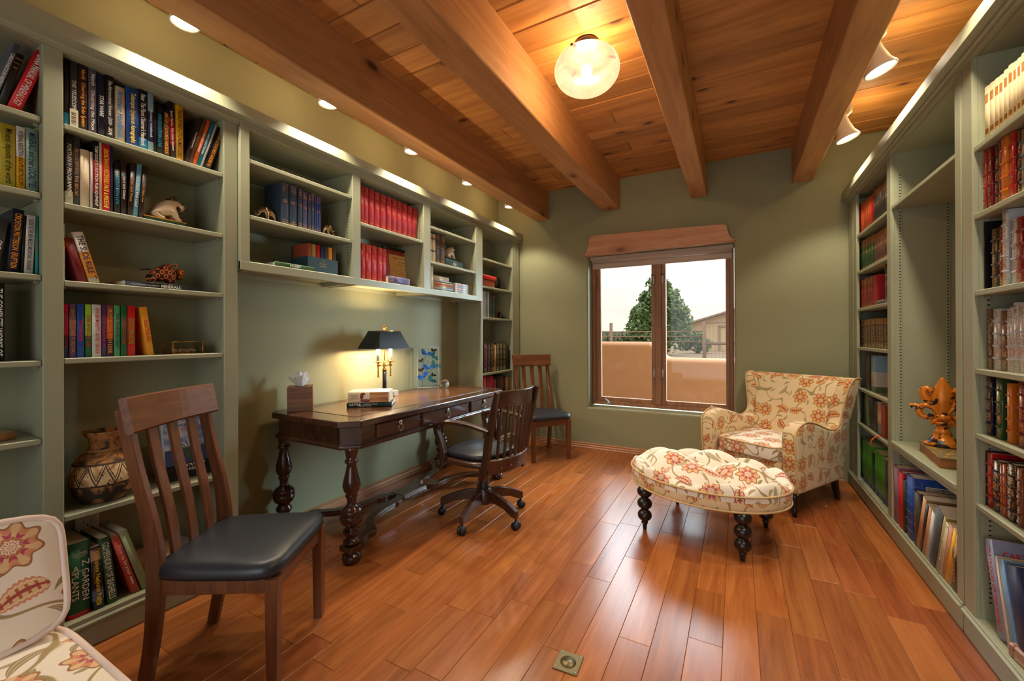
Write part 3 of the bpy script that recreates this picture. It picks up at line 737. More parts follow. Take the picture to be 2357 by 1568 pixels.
# ================================================================== oval tufted ottoman
ot = thing('oval_ottoman', 'oval button-tufted floral ottoman on dark bobbin-turned legs', 'ottoman', (-.185, 2.965, 0), math.radians(-14.5))
OA, OB = .470, .378
b = MB(); NR, NS = 44, 128; vs = []; fs = []
tu, tv = .235, .205
def tuft(x, y):
    p, q = x / tu + y / tv, x / tu - y / tv
    s_ = abs(math.sin(PI * p / 2) * math.sin(PI * q / 2))
    return s_ ** .5
for i in range(NR + 1):
    ph = i / NR
    for k in range(NS):
        a = 2 * PI * k / NS
        if ph < .86: rr = ph / .86 * .955; zz = 0.
        else: f = (ph - .86) / .14; rr = .955 + .055 * math.sin(f * PI / 2 * 1.25); zz = -.055 * (1 - math.cos(f * PI / 2)) - .02 * f
        x, y = OA * rr * math.cos(a), OB * rr * math.sin(a)
        ed = max(0, min(1, (1.0 - rr) / .22))
        z = .395 + .030 * (1 - min(1, rr) ** 2) + zz + (.108 * (tuft(x, y) - .74)) * (ed ** .4) + .022 * min(1, (1 - min(rr, 1)) / .10 + .35)
        vs.append((x, y, z))
for i in range(NR):
    for k in range(NS): l = (k + 1) % NS; fs.append([i * NS + k, i * NS + l, (i + 1) * NS + l, (i + 1) * NS + k])
b.add(vs, fs, True); o = b.build('tufted_cushion', M_FLOR2, ot, merge=True)
uvl = o.data.uv_layers.new(name='UVMap')
for p in o.data.polygons:
    for li in p.loop_indices:
        co = o.data.vertices[o.data.loops[li].vertex_index].co; uvl.data[li].uv = (co.x * (1 + (.42 - co.z)), co.y * (1 + (.42 - co.z) * 2))
b = MB(); vs = []; fs = []; R_ = [(1.0, .365), (1.006, .33), (1.004, .295), (.985, .272), (.0, .272)]
for i in range(NS):
    a = 2 * PI * i / NS
    for r, z in R_: vs.append((OA * r * math.cos(a), OB * r * math.sin(a), z))
for i in range(NS):
    j = (i + 1) % NS
    for k in range(4): fs.append([i * 5 + k, i * 5 + k + 1, j * 5 + k + 1, j * 5 + k])
b.add(vs, fs, True); o = b.build('band', M_FLOR, ot, merge=True)
uvl = o.data.uv_layers.new(name='UVMap')
for p in o.data.polygons:
    aa = [math.atan2(o.data.vertices[o.data.loops[li].vertex_index].co.y / OB, o.data.vertices[o.data.loops[li].vertex_index].co.x / OA) for li in p.loop_indices]
    for li, a in zip(p.loop_indices, aa):
        if max(aa) - min(aa) > 3 and a < 0: a += 2 * PI
        uvl.data[li].uv = (a * .43 + .02, o.data.vertices[o.data.loops[li].vertex_index].co.z - .06)
for z, k in ((.362, 1.012), (.276, 1.0)):
    MB().tube([(OA * k * math.cos(2 * PI * i / 72), OB * k * math.sin(2 * PI * i / 72), z) for i in range(72)], .0058, 6, closed=True).build('piping', M_PIPE, ot)
for i in range(-3, 4):
    for j in range(-3, 4):
        if (i + j) % 2 == 0:
            x, y = i * tu, j * tv
            if (x / OA) ** 2 + (y / OB) ** 2 < .62: MB().sphere((x, y, .372 + .030 * (1 - (x / OA) ** 2 - (y / OB) ** 2)), .011, 10, 6, (1, 1, .5)).build('button', M_FLOR2, ot, uv=.4)
for sx in (1, -1):
    for sy in (1, -1):
        pf = [(.009, 0), (.012, .004), (.015, .035), (.019, .040), (.022, .046), (.018, .052)]
        for zc, rr in ((.092, .040), (.167, .042), (.243, .043)):
            pf += [(rr * math.cos(a) + .004, zc + .037 * math.sin(a)) for a in [-1.15 + 2.3 * i / 8 for i in range(9)]]
        MB().lathe(pf, 20, (sx * .285, sy * .272, 0)).build('leg', M_EBONY, ot)

# ================================================================== foreground floral slipper chair
sc_ = thing('slipper_chair', 'pale floral slipper chair cut off at the bottom left corner of the photo', 'chair', (-1.45, .066, 0))
o, ring, _ = cushion('seat_cushion', -.30, .42, -.40, .365, .30, .435, M_FLOR2, sc_, .020, uv=1.9); MB().tube(ring, .0075, 8, closed=True).build('piping', M_PIPE2, o)
o, ring, m_ = cushion('back_cushion', -.40, .365, -.14, .185, 0, .13, M_FLOR2, sc_, .022, uv=2.7)
# stand the cushion up: local x -> chair y, local y -> up, local z -> forward, leaning back
Rm = Matrix.Rotation(math.radians(-14), 4, 'Y') @ Matrix(((0, 0, 1, 0), (1, 0, 0, 0), (0, 1, 0, 0), (0, 0, 0, 1)))
o.matrix_local = Matrix.Translation((-.335, 0, .556)) @ Rm
MB().tube(ring, .0075, 8, closed=True).build('piping', M_PIPE2, o)
MB().tube([(p.x, p.y, 0) for p in ring], .0075, 8, closed=True).build('piping', M_PIPE2, o)
o = MB().box(-.42, .40, -.40, .355, .14, .30, .02).build('seat_base', M_FLOR2, sc_, uv=.7); bevel(o, .012, 2)
for sx in (-.38, .36):
    for sy in (-.36, .31): MB().sweep([(sx, sy, 0), (sx, sy, .145)], [.028, .042], [.028, .042], (0, 1, 0), .003).build('leg', M_EBONY, sc_)

# ================================================================== dining chairs
M_CHAIR = wood('chair_walnut', (.095, .030, .012), (.21, .078, .034), 2, .30, .12, 0, 16., .25, .06)
M_CHAIRX = wood('chair_walnut_rail', (.095, .030, .012), (.21, .078, .034), 1, .28, .12, 0, 16., .3, .06)
M_LEATH = newmat('black_leather', (.018, .021, .031), .38)[0]
def add_leather(m):
    t = m.node_tree; b = t.nodes['Principled BSDF']; bump(t, b, noise(t, tex(t, rnd=False, scale=(260,) * 3), 1., 3.), .12, .0008)
add_leather(M_LEATH)
def dining_chair(label, loc, rz):
    t = thing('dining_chair', label, 'chair', (*loc, 0), rz, 'slat-back dining chairs')
    for s in (1, -1):
        MB().sweep([(.205, s * .195, 0), (.205, s * .195, .40)], [.036, .044], [.036, .044], (0, 1, 0), .003).build('leg', M_CHAIR, t)
        pts = smoothpath([(-.245, s * .185, 0), (-.208, s * .188, .22), (-.198, s * .19, .44), (-.215, s * .192, .60), (-.262, s * .195, .80), (-.302, s * .197, 1.00)], 5)
        MB().sweep(pts, [.030] * 26, [.040 + .016 * math.exp(-((i - 10) / 6) ** 2) for i in range(26)], (0, 1, 0), .004).build('back_post', M_CHAIR, t)
        MB().sweep([(-.20, s * .188, .378), (.20, s * .193, .378)], .022, .062, (0, 1, 0), .002).build('seat_rail', M_CHAIR, t)
    MB().box(.193, .217, -.175, .175, .347, .409, .002).build('seat_rail', M_CHAIRX, t)
    MB().box(-.210, -.188, -.175, .175, .347, .409, .002).build('seat_rail', M_CHAIRX, t)
    for y in (-.098, 0, .098):
        pts = smoothpath([(-.196, y * .96, .40), (-.206, y * .97, .52), (-.226, y, .64), (-.262, y * 1.02, .80), (-.283, y * 1.03, .92)], 5)
        MB().sweep(pts, .046, .013, (0, 1, 0), .003).build('slat', M_CHAIR, t)
    pts = [(-.280 - .018 * math.cos(y / .225 * PI / 2) + .012, y, .980) for y in [-.225 + .45 * i / 12 for i in range(13)]]
    o = MB().sweep(pts, .128, .026, (-.2, 0, 1), .006).build('top_rail', M_CHAIRX, t)
    # upholstered seat
    n = 18; vs = []; fs = []
    def outline(u, v):
        k = 6.; l = (abs(u) ** k + abs(v) ** k) ** (1 / k); q = max(abs(u), abs(v)) / l if l > 1e-9 else 1
        u, v = u * q, v * q
        return (.012 + u * .226 , v * (.232 + u * .012), u, v)
    for sd in (0, 1, 2):
        for j in range(n + 1):
            for i in range(n + 1):
                x, y, u, v = outline(-1 + 2 * i / n, -1 + 2 * j / n); e = (1 - abs(u) ** 3) * (1 - abs(v) ** 3)
                if sd == 0: vs.append((x * .985, y * .975, .446 + .032 * e ** .55))
                elif sd == 1: vs.append((x, y, .424))
                else: vs.append((x * .985, y * .985, .410))
    m_ = (n + 1) ** 2
    ring = [i for i in range(n + 1)] + [j * (n + 1) + n for j in range(1, n + 1)] + [n * (n + 1) + i for i in range(n - 1, -1, -1)] + [j * (n + 1) for j in range(n - 1, 0, -1)]
    for j in range(n):
        for i in range(n):
            a = j * (n + 1) + i; fs.append([a, a + 1, a + n + 2, a + n + 1])
    for k in range(len(ring)):
        a, c = ring[k], ring[(k + 1) % len(ring)]
        fs.append([a, c, c + m_, a + m_]); fs.append([a + m_, c + m_, c + 2 * m_, a + 2 * m_])
    fs.append([i + 2 * m_ for i in ring])
    used = sorted({i for f in fs for i in f}); mp = {v: i for i, v in enumerate(used)}
    MB().add([vs[i] for i in used], [[mp[i] for i in f] for f in fs], True).build('seat', M_LEATH, t)
    return t
dining_chair('dark walnut slat-back dining chair with a black leather seat in the left foreground', (-1.726, .955), math.radians(31.5))
dining_chair('dark walnut slat-back dining chair standing in the far corner left of the window', (-1.80, 3.995), math.radians(-40.5))

# ================================================================== swivel desk chair
M_SW = wood('swivel_wood', (.028, .010, .006), (.070, .026, .014), 2, .32, .1, 0, 16., .2, .04)
M_SWH = wood('swivel_wood_flat', (.034, .012, .007), (.085, .032, .016), 0, .32, .1, 0, 16., .2, .04)
M_PLAS = newmat('black_plastic', (.012, .012, .013), .45)[0]
sw = thing('swivel_chair', 'dark wooden swivel armchair on five castors at the desk', 'chair', (-1.55, 2.45, 0))
SR = math.radians(171)
for k in range(5):
    a = math.radians(274 + 72 * k); ca, sa = math.cos(a), math.sin(a)
    pr = lambda r, z: (r * ca, r * sa, z)
    top = [(.030, .190), (.12, .186), (.22, .158), (.300, .122), (.308, .118)]; low = [(.308, .072), (.27, .074), (.20, .106), (.12, .118), (.03, .105)]
    b = MB(); nn = (-sa * .016, ca * .016, 0); P_ = top + low
    vs = [tuple(Vector(pr(r, z)) + Vector(nn)) for r, z in P_] + [tuple(Vector(pr(r, z)) - Vector(nn)) for r, z in P_]; q = len(P_)
    b.add(vs, [[i, (i + 1) % q, q + (i + 1) % q, q + i] for i in range(q)] + [list(range(q))[::-1], [q + i for i in range(q)]])
    o = b.build('base_leg', M_SWH, sw); bevel(o, .004, 2)
    cs = MB().tube([pr(.296, .075), pr(.296, .058)], .008, 8).sphere(pr(.298, .034), .020, 12, 8, (1, 1, 1.2)).build('castor', M_PLAS, sw)
    for s in (1, -1):
        c = Vector(pr(.298, .026)) + Vector((-sa, ca, 0)) * s * .013; ax = Vector((-sa, ca, 0)) * .008
        MB().tube([c - ax, c + ax], .026, 18).build('wheel', M_PLAS, cs)
MB().lathe([(.052, .098), (.055, .11), (.055, .185), (.045, .195), (.045, .20)], 24).build('hub', M_SWH, sw)
MB().lathe([(.036, .195), (.040, .20), (.034, .215), (.033, .335), (.030, .34), (.018, .342), (.018, .40)], 20).build('column', M_PLAS, sw)
rot = (0, 0, SR)
MB().box(-.10, .12, -.05, .05, .365, .395, .008).build('seat_plate', M_PLAS, sw, (0, 0, 0), rot)
MB().tube([(.03, -.05, .375), (.05, -.12, .37)], .006, 8).tube([(.05, -.12, .37), (.05, -.17, .36)], .016, 10).build('lever', M_PLAS, sw, (0, 0, 0), rot)
def seatslab(z0, z1, k, bulge, mat, name, sm=True):
    pf = []; n = 48; b = MB(); vs = []; fs = []
    rings = [(0, z0), (.9 * k, z0), (k, z0 + (z1 - z0) * .35), (k * .985, z1 - (z1 - z0) * .2), (k * .93, z1), (k * .6, z1 + bulge), (0, z1 + bulge)]
    for i in range(n):
        a = 2 * PI * i / n; c, s = math.cos(a), math.sin(a); e = (abs(c) ** 3.2 + abs(s) ** 3.2) ** (-1 / 3.2)
        for r, z in rings: vs.append((.03 + .225 * e * c * r, .235 * e * s * r * (1 + .05 * c), z))
    q = len(rings)
    for i in range(n):
        j = (i + 1) % n
        for m in range(q - 1): fs.append([i * q + m, j * q + m, j * q + m + 1, i * q + m + 1])
    b.add(vs, fs, True); return b.build(name, mat, sw, (0, 0, 0), rot, merge=True)
seatslab(.395, .440, 1.02, 0, M_SWH, 'seat_frame'); seatslab(.440, .480, .93, .018, M_LEATH, 'seat_cushion')
bx_ = lambda y, z: -.205 - (z - .40) * .135 - .055 * (1 - (y / .205) ** 2)
for s in (1, -1):
    pts = smoothpath([(-.165, s * .208, .335), (-.195, s * .206, .45), (-.225, s * .207, .62), (-.270, s * .212, .80), (-.300, s * .216, .905)], 5)
    MB().sweep(pts, .028, [.056] * 12 + [.052 - .003 * i for i in range(9)], (0, 1, 0), .006).build('back_post', M_SW, sw, (0, 0, 0), rot)
    arm = smoothpath([(-.235, s * .222, .655), (-.10, s * .235, .680), (.06, s * .250, .688), (.17, s * .250, .668), (.215, s * .248, .655)], 5)
    MB().sweep(arm, [.030 + .022 * min(1, i / 10) for i in range(21)], .026, (0, 1, 0), .007).build('arm', M_SW, sw, (0, 0, 0), rot)
    post = smoothpath([(.200, s * .246, .665), (.205, s * .246, .61), (.165, s * .243, .53), (.150, s * .240, .46), (.185, s * .238, .39), (.195, s * .238, .365)], 5)
    MB().sweep(post, .032, [.060] * 4 + [.046] * 10 + [.056] * 12, (0, 1, 0), .005).build('arm_post', M_SW, sw, (0, 0, 0), rot)
    for dz in (.395, .412): MB().sphere((.18, s * .255, dz), .006, 8, 6, (1, .4, 1)).build('screw_cap', newmat('copper_cap', (.45, .20, .12), .4, .6)[0], sw, (0, 0, 0), rot)
for nm, z, h, th in (('top_rail', .855, .105, .022), ('lower_rail', .425, .095, .022)):
    pts = [(bx_(y, z), y, z) for y in [-.205 + .41 * i / 14 for i in range(15)]]
    MB().sweep(pts, h, th, (-.12, 0, 1), .005).build(nm, M_SWH, sw, (0, 0, 0), rot)
for y in [-.15 + .05 * i for i in range(7)]:
    MB().sweep([(bx_(y, .46), y * .97, .46), (bx_(y, .64) + .004, y, .64), (bx_(y, .815), y * 1.03, .815)], .020, .011, (0, 1, 0), .002).build('spindle', M_SW, sw, (0, 0, 0), rot)
MCAP = bpy.data.materials['copper_cap']
for y in (-.12, -.04, .04, .12): MB().sphere((bx_(y, .42) - .012, y, .415), .006, 8, 6, (.4, 1, 1)).build('screw_cap', MCAP, sw, (0, 0, 0), rot)

# ================================================================== writing desk
M_DESK = wood('desk_mahogany', (.030, .010, .005), (.085, .030, .014), 1, .26, .1, 0, 12., .35, .05)
M_DESKL = wood('desk_inlay', (.085, .030, .012), (.190, .075, .030), 1, .22, .1, 0, 12., .5, .04)
M_DESKV = wood('desk_leg', (.026, .008, .005), (.070, .022, .012), 2, .22, .1, 0, 12., .4, .04)
M_INK = newmat('inlay_line', (.012, .006, .004), .3)[0]
dk = thing('writing_desk', 'dark carved mahogany writing desk with turned legs against the sage wall', 'desk', (-2.185, 2.39, 0), math.radians(-1.0))
def octo(hx, hy, c): return [(hx - c, -hy), (hx, -hy + c), (hx, hy - c), (hx - c, hy), (-hx + c * .6, hy), (-hx, hy - c * .6), (-hx, -hy + c * .6), (-hx + c * .6, -hy)]
o = MB().prism(octo(.375, .845, .085), .748, .785, 'z').build('desktop', M_DESK, dk); bevel(o, .006, 2)
MB().box(-.26, .255, -.70, .70, .785, .7862).build('inlay_panel', M_DESKL, dk)
b = MB()
for x0, x1, y0, y1 in ((-.262, -.256, -.702, .702), (.251, .257, -.702, .702), (-.262, .257, -.702, -.696), (-.262, .257, .696, .702)): b.box(x0, x1, y0, y1, .785, .7866)
b.build('inlay_line', M_INK, dk, kind='stuff')
o = MB().prism(octo(.345, .815, .080), .645, .749, 'z').build('apron', M_DESK, dk)
o = MB().prism(octo(.362, .832, .084), .625, .648, 'z').build('apron_moulding', M_DESK, dk); bevel(o, .007, 3)
M_PULL = newmat('antique_silver', (.40, .36, .32), .3, 1.)[0]
for y0, y1 in ((-.63, -.28), (-.24, .27), (.31, .66)):
    d_ = MB().box(.335, .360, y0, y1, .657, .742, .006).build('drawer', M_DESK, dk)
    yc = (y0 + y1) / 2; pu = MB().sphere((.366, yc, .722), .014, 12, 8, (.6, 1, 1.2)).sphere((.371, yc, .713), .008, 10, 6).build('pull', M_PULL, d_)
    pu_ = [(.372, yc + .019 * math.sin(2 * PI * i / 24), .693 + .021 * math.cos(2 * PI * i / 24)) for i in range(24)]
    MB().tube(pu_, .0026, 6, closed=True).build('pull_ring', M_PULL, d_)
LEG = [(.028, 0), (.046, .008), (.054, .028), (.048, .048), (.030, .058), (.030, .066)]
LEG2 = [(.030, .100), (.046, .112), (.047, .122), (.030, .134), (.026, .142), (.040, .156), (.047, .170), (.044, .184), (.034, .194), (.036, .206), (.055, .222), (.063, .246), (.0635, .262), (.060, .264), (.060, .270), (.0635, .272), (.058, .292), (.044, .306), (.027, .318), (.024, .330), (.025, .352), (.032, .362), (.033, .372), (.028, .380), (.040, .396), (.048, .420), (.045, .450), (.033, .495), (.026, .530), (.025, .548), (.036, .554), (.036, .566), (.026, .572), (.030, .590), (.036, .622), (.038, .630)]
for sx in (1, -1):
    for sy in (1, -1):
        lx, ly = sx * .312, sy * .775
        MB().lathe(LEG, 28, (lx, ly, 0)).box(lx - .050, lx + .050, ly - .050, ly + .050, .066, .100, .008).lathe(LEG2, 28, (lx, ly, 0)).build('leg', M_DESKV, dk)
        pth = smoothpath([(sx * .300, sy * .745, .083), (sx * .268, sy * .66, .083), (sx * .262, sy * .60, .083), (sx * .150, sy * .50, .083), (sx * .098, sy * .36, .083), (sx * .075, sy * .20, .083), (sx * .020, sy * .10, .083), (0, 0, .083)], 6)
        MB().sweep(pth, [.058 + (.018 if i in (11, 12, 13, 29, 30, 31) else 0) for i in range(43)], .036, (sx * .8, -sy * .6, 0), .006).build('stretcher', M_DESK, dk)
MB().box(-.075, .075, -.13, .13, .064, .103, .012).build('stretcher_block', M_DESK, dk)
# ================================================================== books
def L(r, g, b):
    f = lambda c: (c / 255 / 12.92) if c <= 10.3 else ((c / 255 + .055) / 1.055) ** 2.4
    return (f(r), f(g), f(b))
COL = dict(slate=(95, 105, 115), black=(22, 20, 20), red=(215, 30, 38), olive=(180, 165, 50), whiteyellow=[(0, (225, 165, 30)), (.52, (232, 230, 225))], sage=(140, 170, 150), charcoal=(62, 62, 64), darknavy=(28, 30, 52),
 palegrey=(215, 212, 205), brown=(105, 65, 45), teal=(45, 150, 150), nearblack=(26, 24, 26), blackblue=[(0, (20, 160, 225)), (.2, (26, 26, 32))], brownblack=(52, 34, 32), mauvegrey=(108, 98, 110), cream=(228, 205, 170), blue=(40, 80, 160),
 navypale=[(0, (165, 200, 215)), (.18, (35, 50, 95)), (.68, (35, 50, 95)), (.69, (150, 185, 205))], redblack=[(0, (60, 25, 30)), (.25, (170, 20, 35)), (.72, (24, 20, 26))], yellow=(245, 180, 20), orange=(238, 105, 40), tealblue=(25, 130, 155),
 blackwhite=[(0, (225, 225, 215)), (.2, (45, 42, 40))], tan=(196, 150, 105), navy=(38, 48, 85), lightblue=(105, 165, 195), magazine=[(0, (225, 215, 225)), (.5, (235, 225, 140)), (.62, (240, 200, 40)), (.8, (215, 212, 205))], maroon=(125, 22, 32),
 orangecream=[(0, (215, 200, 180)), (.10, (232, 150, 40)), (.62, (235, 222, 205))], magentablue=[(0, (40, 40, 95)), (.42, (180, 40, 90)), (.86, (225, 30, 95))], purplegold=[(0, (120, 80, 130)), (.4, (175, 120, 130)), (.7, (120, 85, 120))],
 limegreen=[(0, (25, 110, 60)), (.4, (150, 190, 60)), (.8, (160, 215, 60))], purple=(85, 55, 105), rustpurple=[(0, (75, 45, 75)), (.35, (215, 85, 45)), (.78, (140, 75, 70))], greenblue=(90, 165, 110), darkgreen=(20, 105, 65), amber=(240, 165, 45),
 forest=[(0, (200, 15, 25)), (.055, (25, 82, 50))], blackblue2=[(0, (24, 22, 30)), (.1, (30, 30, 40)), (.14, (95, 120, 165)), (.3, (60, 75, 110)), (.34, (22, 20, 28)), (.78, (130, 95, 75)), (.97, (24, 22, 30))], forest2=(45, 85, 45), brick=(190, 65, 40), palesage=(150, 165, 125),
 silver=(190, 192, 198), navyslate=(52, 68, 92), indigo=(82, 80, 125), blue2=(48, 65, 135), crimson=(196, 48, 58), creamdark=[(0, (215, 190, 150)), (.36, (70, 62, 55)), (.42, (205, 180, 145)), (.8, (60, 55, 50)), (.85, (215, 190, 150))], umber=(74, 62, 54), umber2=(90, 68, 54),  # silver: grey leather with the window's reflected sheen put into the colour
 slateteal=(50, 72, 78), plum=(85, 55, 75), bottle=(20, 52, 45), rose=(215, 70, 75), red2=(185, 22, 32), ochre=(175, 105, 30), ivory=(242, 222, 175), orangeleather=(215, 115, 30), darkolive=(55, 55, 38), maroon2=(140, 25, 42), rust=(165, 75, 45), rustbrown=(125, 65, 40),
 lavender=(150, 155, 185), bluewhite=(120, 160, 200), orangered=(222, 88, 40), greygold=[(0, (120, 85, 50)), (.10, (68, 66, 60)), (.80, (150, 105, 55))], greengold=[(0, (85, 105, 55)), (.1, (52, 88, 45)), (.72, (135, 105, 50))], browngold=[(0, (150, 100, 70)), (.12, (105, 68, 55)), (.74, (155, 100, 55))],
 rustgold=[(0, (150, 75, 40)), (.12, (150, 52, 36)), (.78, (160, 85, 45))], magazineblue=[(0, (90, 110, 80)), (.15, (200, 190, 180)), (.55, (130, 165, 195))], darkslate=(36, 48, 52), rosegrey=[(0, (165, 150, 170)), (.35, (225, 190, 150)), (.7, (205, 150, 130))], green=[(0, (35, 50, 120)), (.12, (82, 160, 40))],
 greendark=[(0, (24, 24, 24)), (.2, (30, 95, 75)), (.7, (25, 25, 25))], mauve=(150, 100, 125), royal=(25, 75, 165), palebrown=(205, 145, 110), khaki=(170, 150, 75))
INK = {k: newmat('ink_' + k, L(*c), .5)[0] for k, c in dict(white=(235, 232, 225), black=(22, 20, 20), navy=(25, 35, 85), blue=(30, 120, 190), cyan=(30, 160, 200), orange=(245, 160, 50), yellow=(245, 215, 60), red=(215, 30, 40), tan=(185, 140, 90), rust=(190, 90, 60), magenta=(200, 40, 120), green=(90, 190, 60), brown=(120, 70, 40)).items()}
INK['gold'] = newmat('ink_gold', L(225, 170, 80), .35, .5)[0]
M_PAGE = paint('paper_edges', L(226, 212, 186), .85, .06)
M_BAND = {}
def covermat(col, st):
    key = col + st
    if key in MC: return MC[key]
    c = COL[col]; bands = c if isinstance(c, list) else [(0, c)]
    rough = dict(p=.36, h=.48, g=.5, l=.27, w=.5, s=.4)[st]
    m, t, b = newmat('cover_' + key, L(*bands[0][1]), rough)
    tcn = node(t, 'ShaderNodeTexCoord'); sx = node(t, 'ShaderNodeSeparateXYZ'); t.links.new(tcn.outputs['Generated'], sx.inputs[0]); z = N(t, sx.outputs[2]); yy = N(t, sx.outputs[1])
    if len(bands) > 1:
        r = node(t, 'ShaderNodeValToRGB'); r.color_ramp.interpolation = 'CONSTANT'; e = r.color_ramp.elements
        e[0].position = 0; e[0].color = (*L(*bands[0][1]), 1); e[1].position = bands[1][0]; e[1].color = (*L(*bands[1][1]), 1)
        for p, cc in bands[2:]: q = e.new(p); q.color = (*L(*cc), 1)
        lnk(t, z, r.inputs[0]); cn = N(t, r.outputs[0])
    else:
        cn = N(t, node(t, 'ShaderNodeRGB').outputs[0]); cn.k.default_value = (*L(*bands[0][1]), 1)
    n = noise(t, tex(t, scale=(30, 30, 30)), 1., 4.)
    cn = mixc(t, 1., cn, mixc(t, n, (.82,) * 3, (1.1,) * 3), 'MULTIPLY')
    MC[key] = m
    if st in ('g', 'l', 'w'):
        m2 = m.copy(); m2.name = 'spine_' + key
    lnk(t, cn, b.inputs['Base Color'])
    if st in ('g', 'l', 'w'):
        m, t, b = newmat('spine_' + key, L(*bands[-1][1] if st != 'l' else bands[0][1]), rough)
        bpy.data.materials.remove(m2)
        tcn = node(t, 'ShaderNodeTexCoord'); sx = node(t, 'ShaderNodeSeparateXYZ'); t.links.new(tcn.outputs['Generated'], sx.inputs[0]); z = N(t, sx.outputs[2]); yy = N(t, sx.outputs[1])
        if len(bands) > 1:
            r = node(t, 'ShaderNodeValToRGB'); r.color_ramp.interpolation = 'CONSTANT'; e = r.color_ramp.elements
            e[0].position = 0; e[0].color = (*L(*bands[0][1]), 1); e[1].position = bands[1][0]; e[1].color = (*L(*bands[1][1]), 1)
            for p, cc in bands[2:]: q = e.new(p); q.color = (*L(*cc), 1)
            lnk(t, z, r.inputs[0]); cn = N(t, r.outputs[0])
        else:
            cn = N(t, node(t, 'ShaderNodeRGB').outputs[0]); cn.k.default_value = (*L(*bands[0][1]), 1)
        mid = (yy - .5).op('ABSOLUTE').lt(.34)
        if st == 'g':
            lines = (z * 150.).op('SINE').gt(.2) * noise(t, tex(t, scale=(160, 160, 22)), 1., 1.).gt(.47)
            zone = z.gt(.80) * z.lt(.95) + z.gt(.52) * z.lt(.60) + z.gt(.06) * z.lt(.10)
            rule = (z - .975).op('ABSOLUTE').lt(.004) + (z - .03).op('ABSOLUTE').lt(.004) + (z - .045).op('ABSOLUTE').lt(.003)
            f = (lines * zone * mid + rule).op('MINIMUM', 1.)
            gold = L(222, 150, 80)
        elif st == 'l':
            pan = ((z * 5.).op('FRACT') - .5).op('ABSOLUTE').lt(.34)
            pat = noise(t, tex(t, scale=(260, 260, 260)), 1., 2.).gt(.52)
            f = pan * pat * (yy - .5).op('ABSOLUTE').lt(.36); gold = L(205, 150, 85)
            f = f + ((z * 5.).op('FRACT') - .5).op('ABSOLUTE').rng(.39, .40, 0., 1.) * ((z * 5.).op('FRACT') - .5).op('ABSOLUTE').lt(.42); f = f.op('MINIMUM', 1.)
        else:
            f = (z.gt(.70) * z.lt(.86) + z.gt(.16) * z.lt(.25)) * mid; gold = L(178, 110, 30)
            f = (f + (z * 200.).op('SINE').gt(.5) * noise(t, tex(t, scale=(160, 160, 30)), 1., 1.).gt(.56) * z.gt(.36) * z.lt(.44) * mid * .5).op('MINIMUM', 1.)
        lnk(t, mixc(t, f, cn, gold), b.inputs['Base Color'])
        if st == 'l': lnk(t, f * .6, b.inputs['Metallic']); bump(t, b, noise(t, tex(t, scale=(240,) * 3), 1., 2.), .2, .0006)
        MC[key + '_s'] = m
    return MC[key]
M_COIL = newmat('wire_coil', (.30, .29, .28), .35, .9)[0]
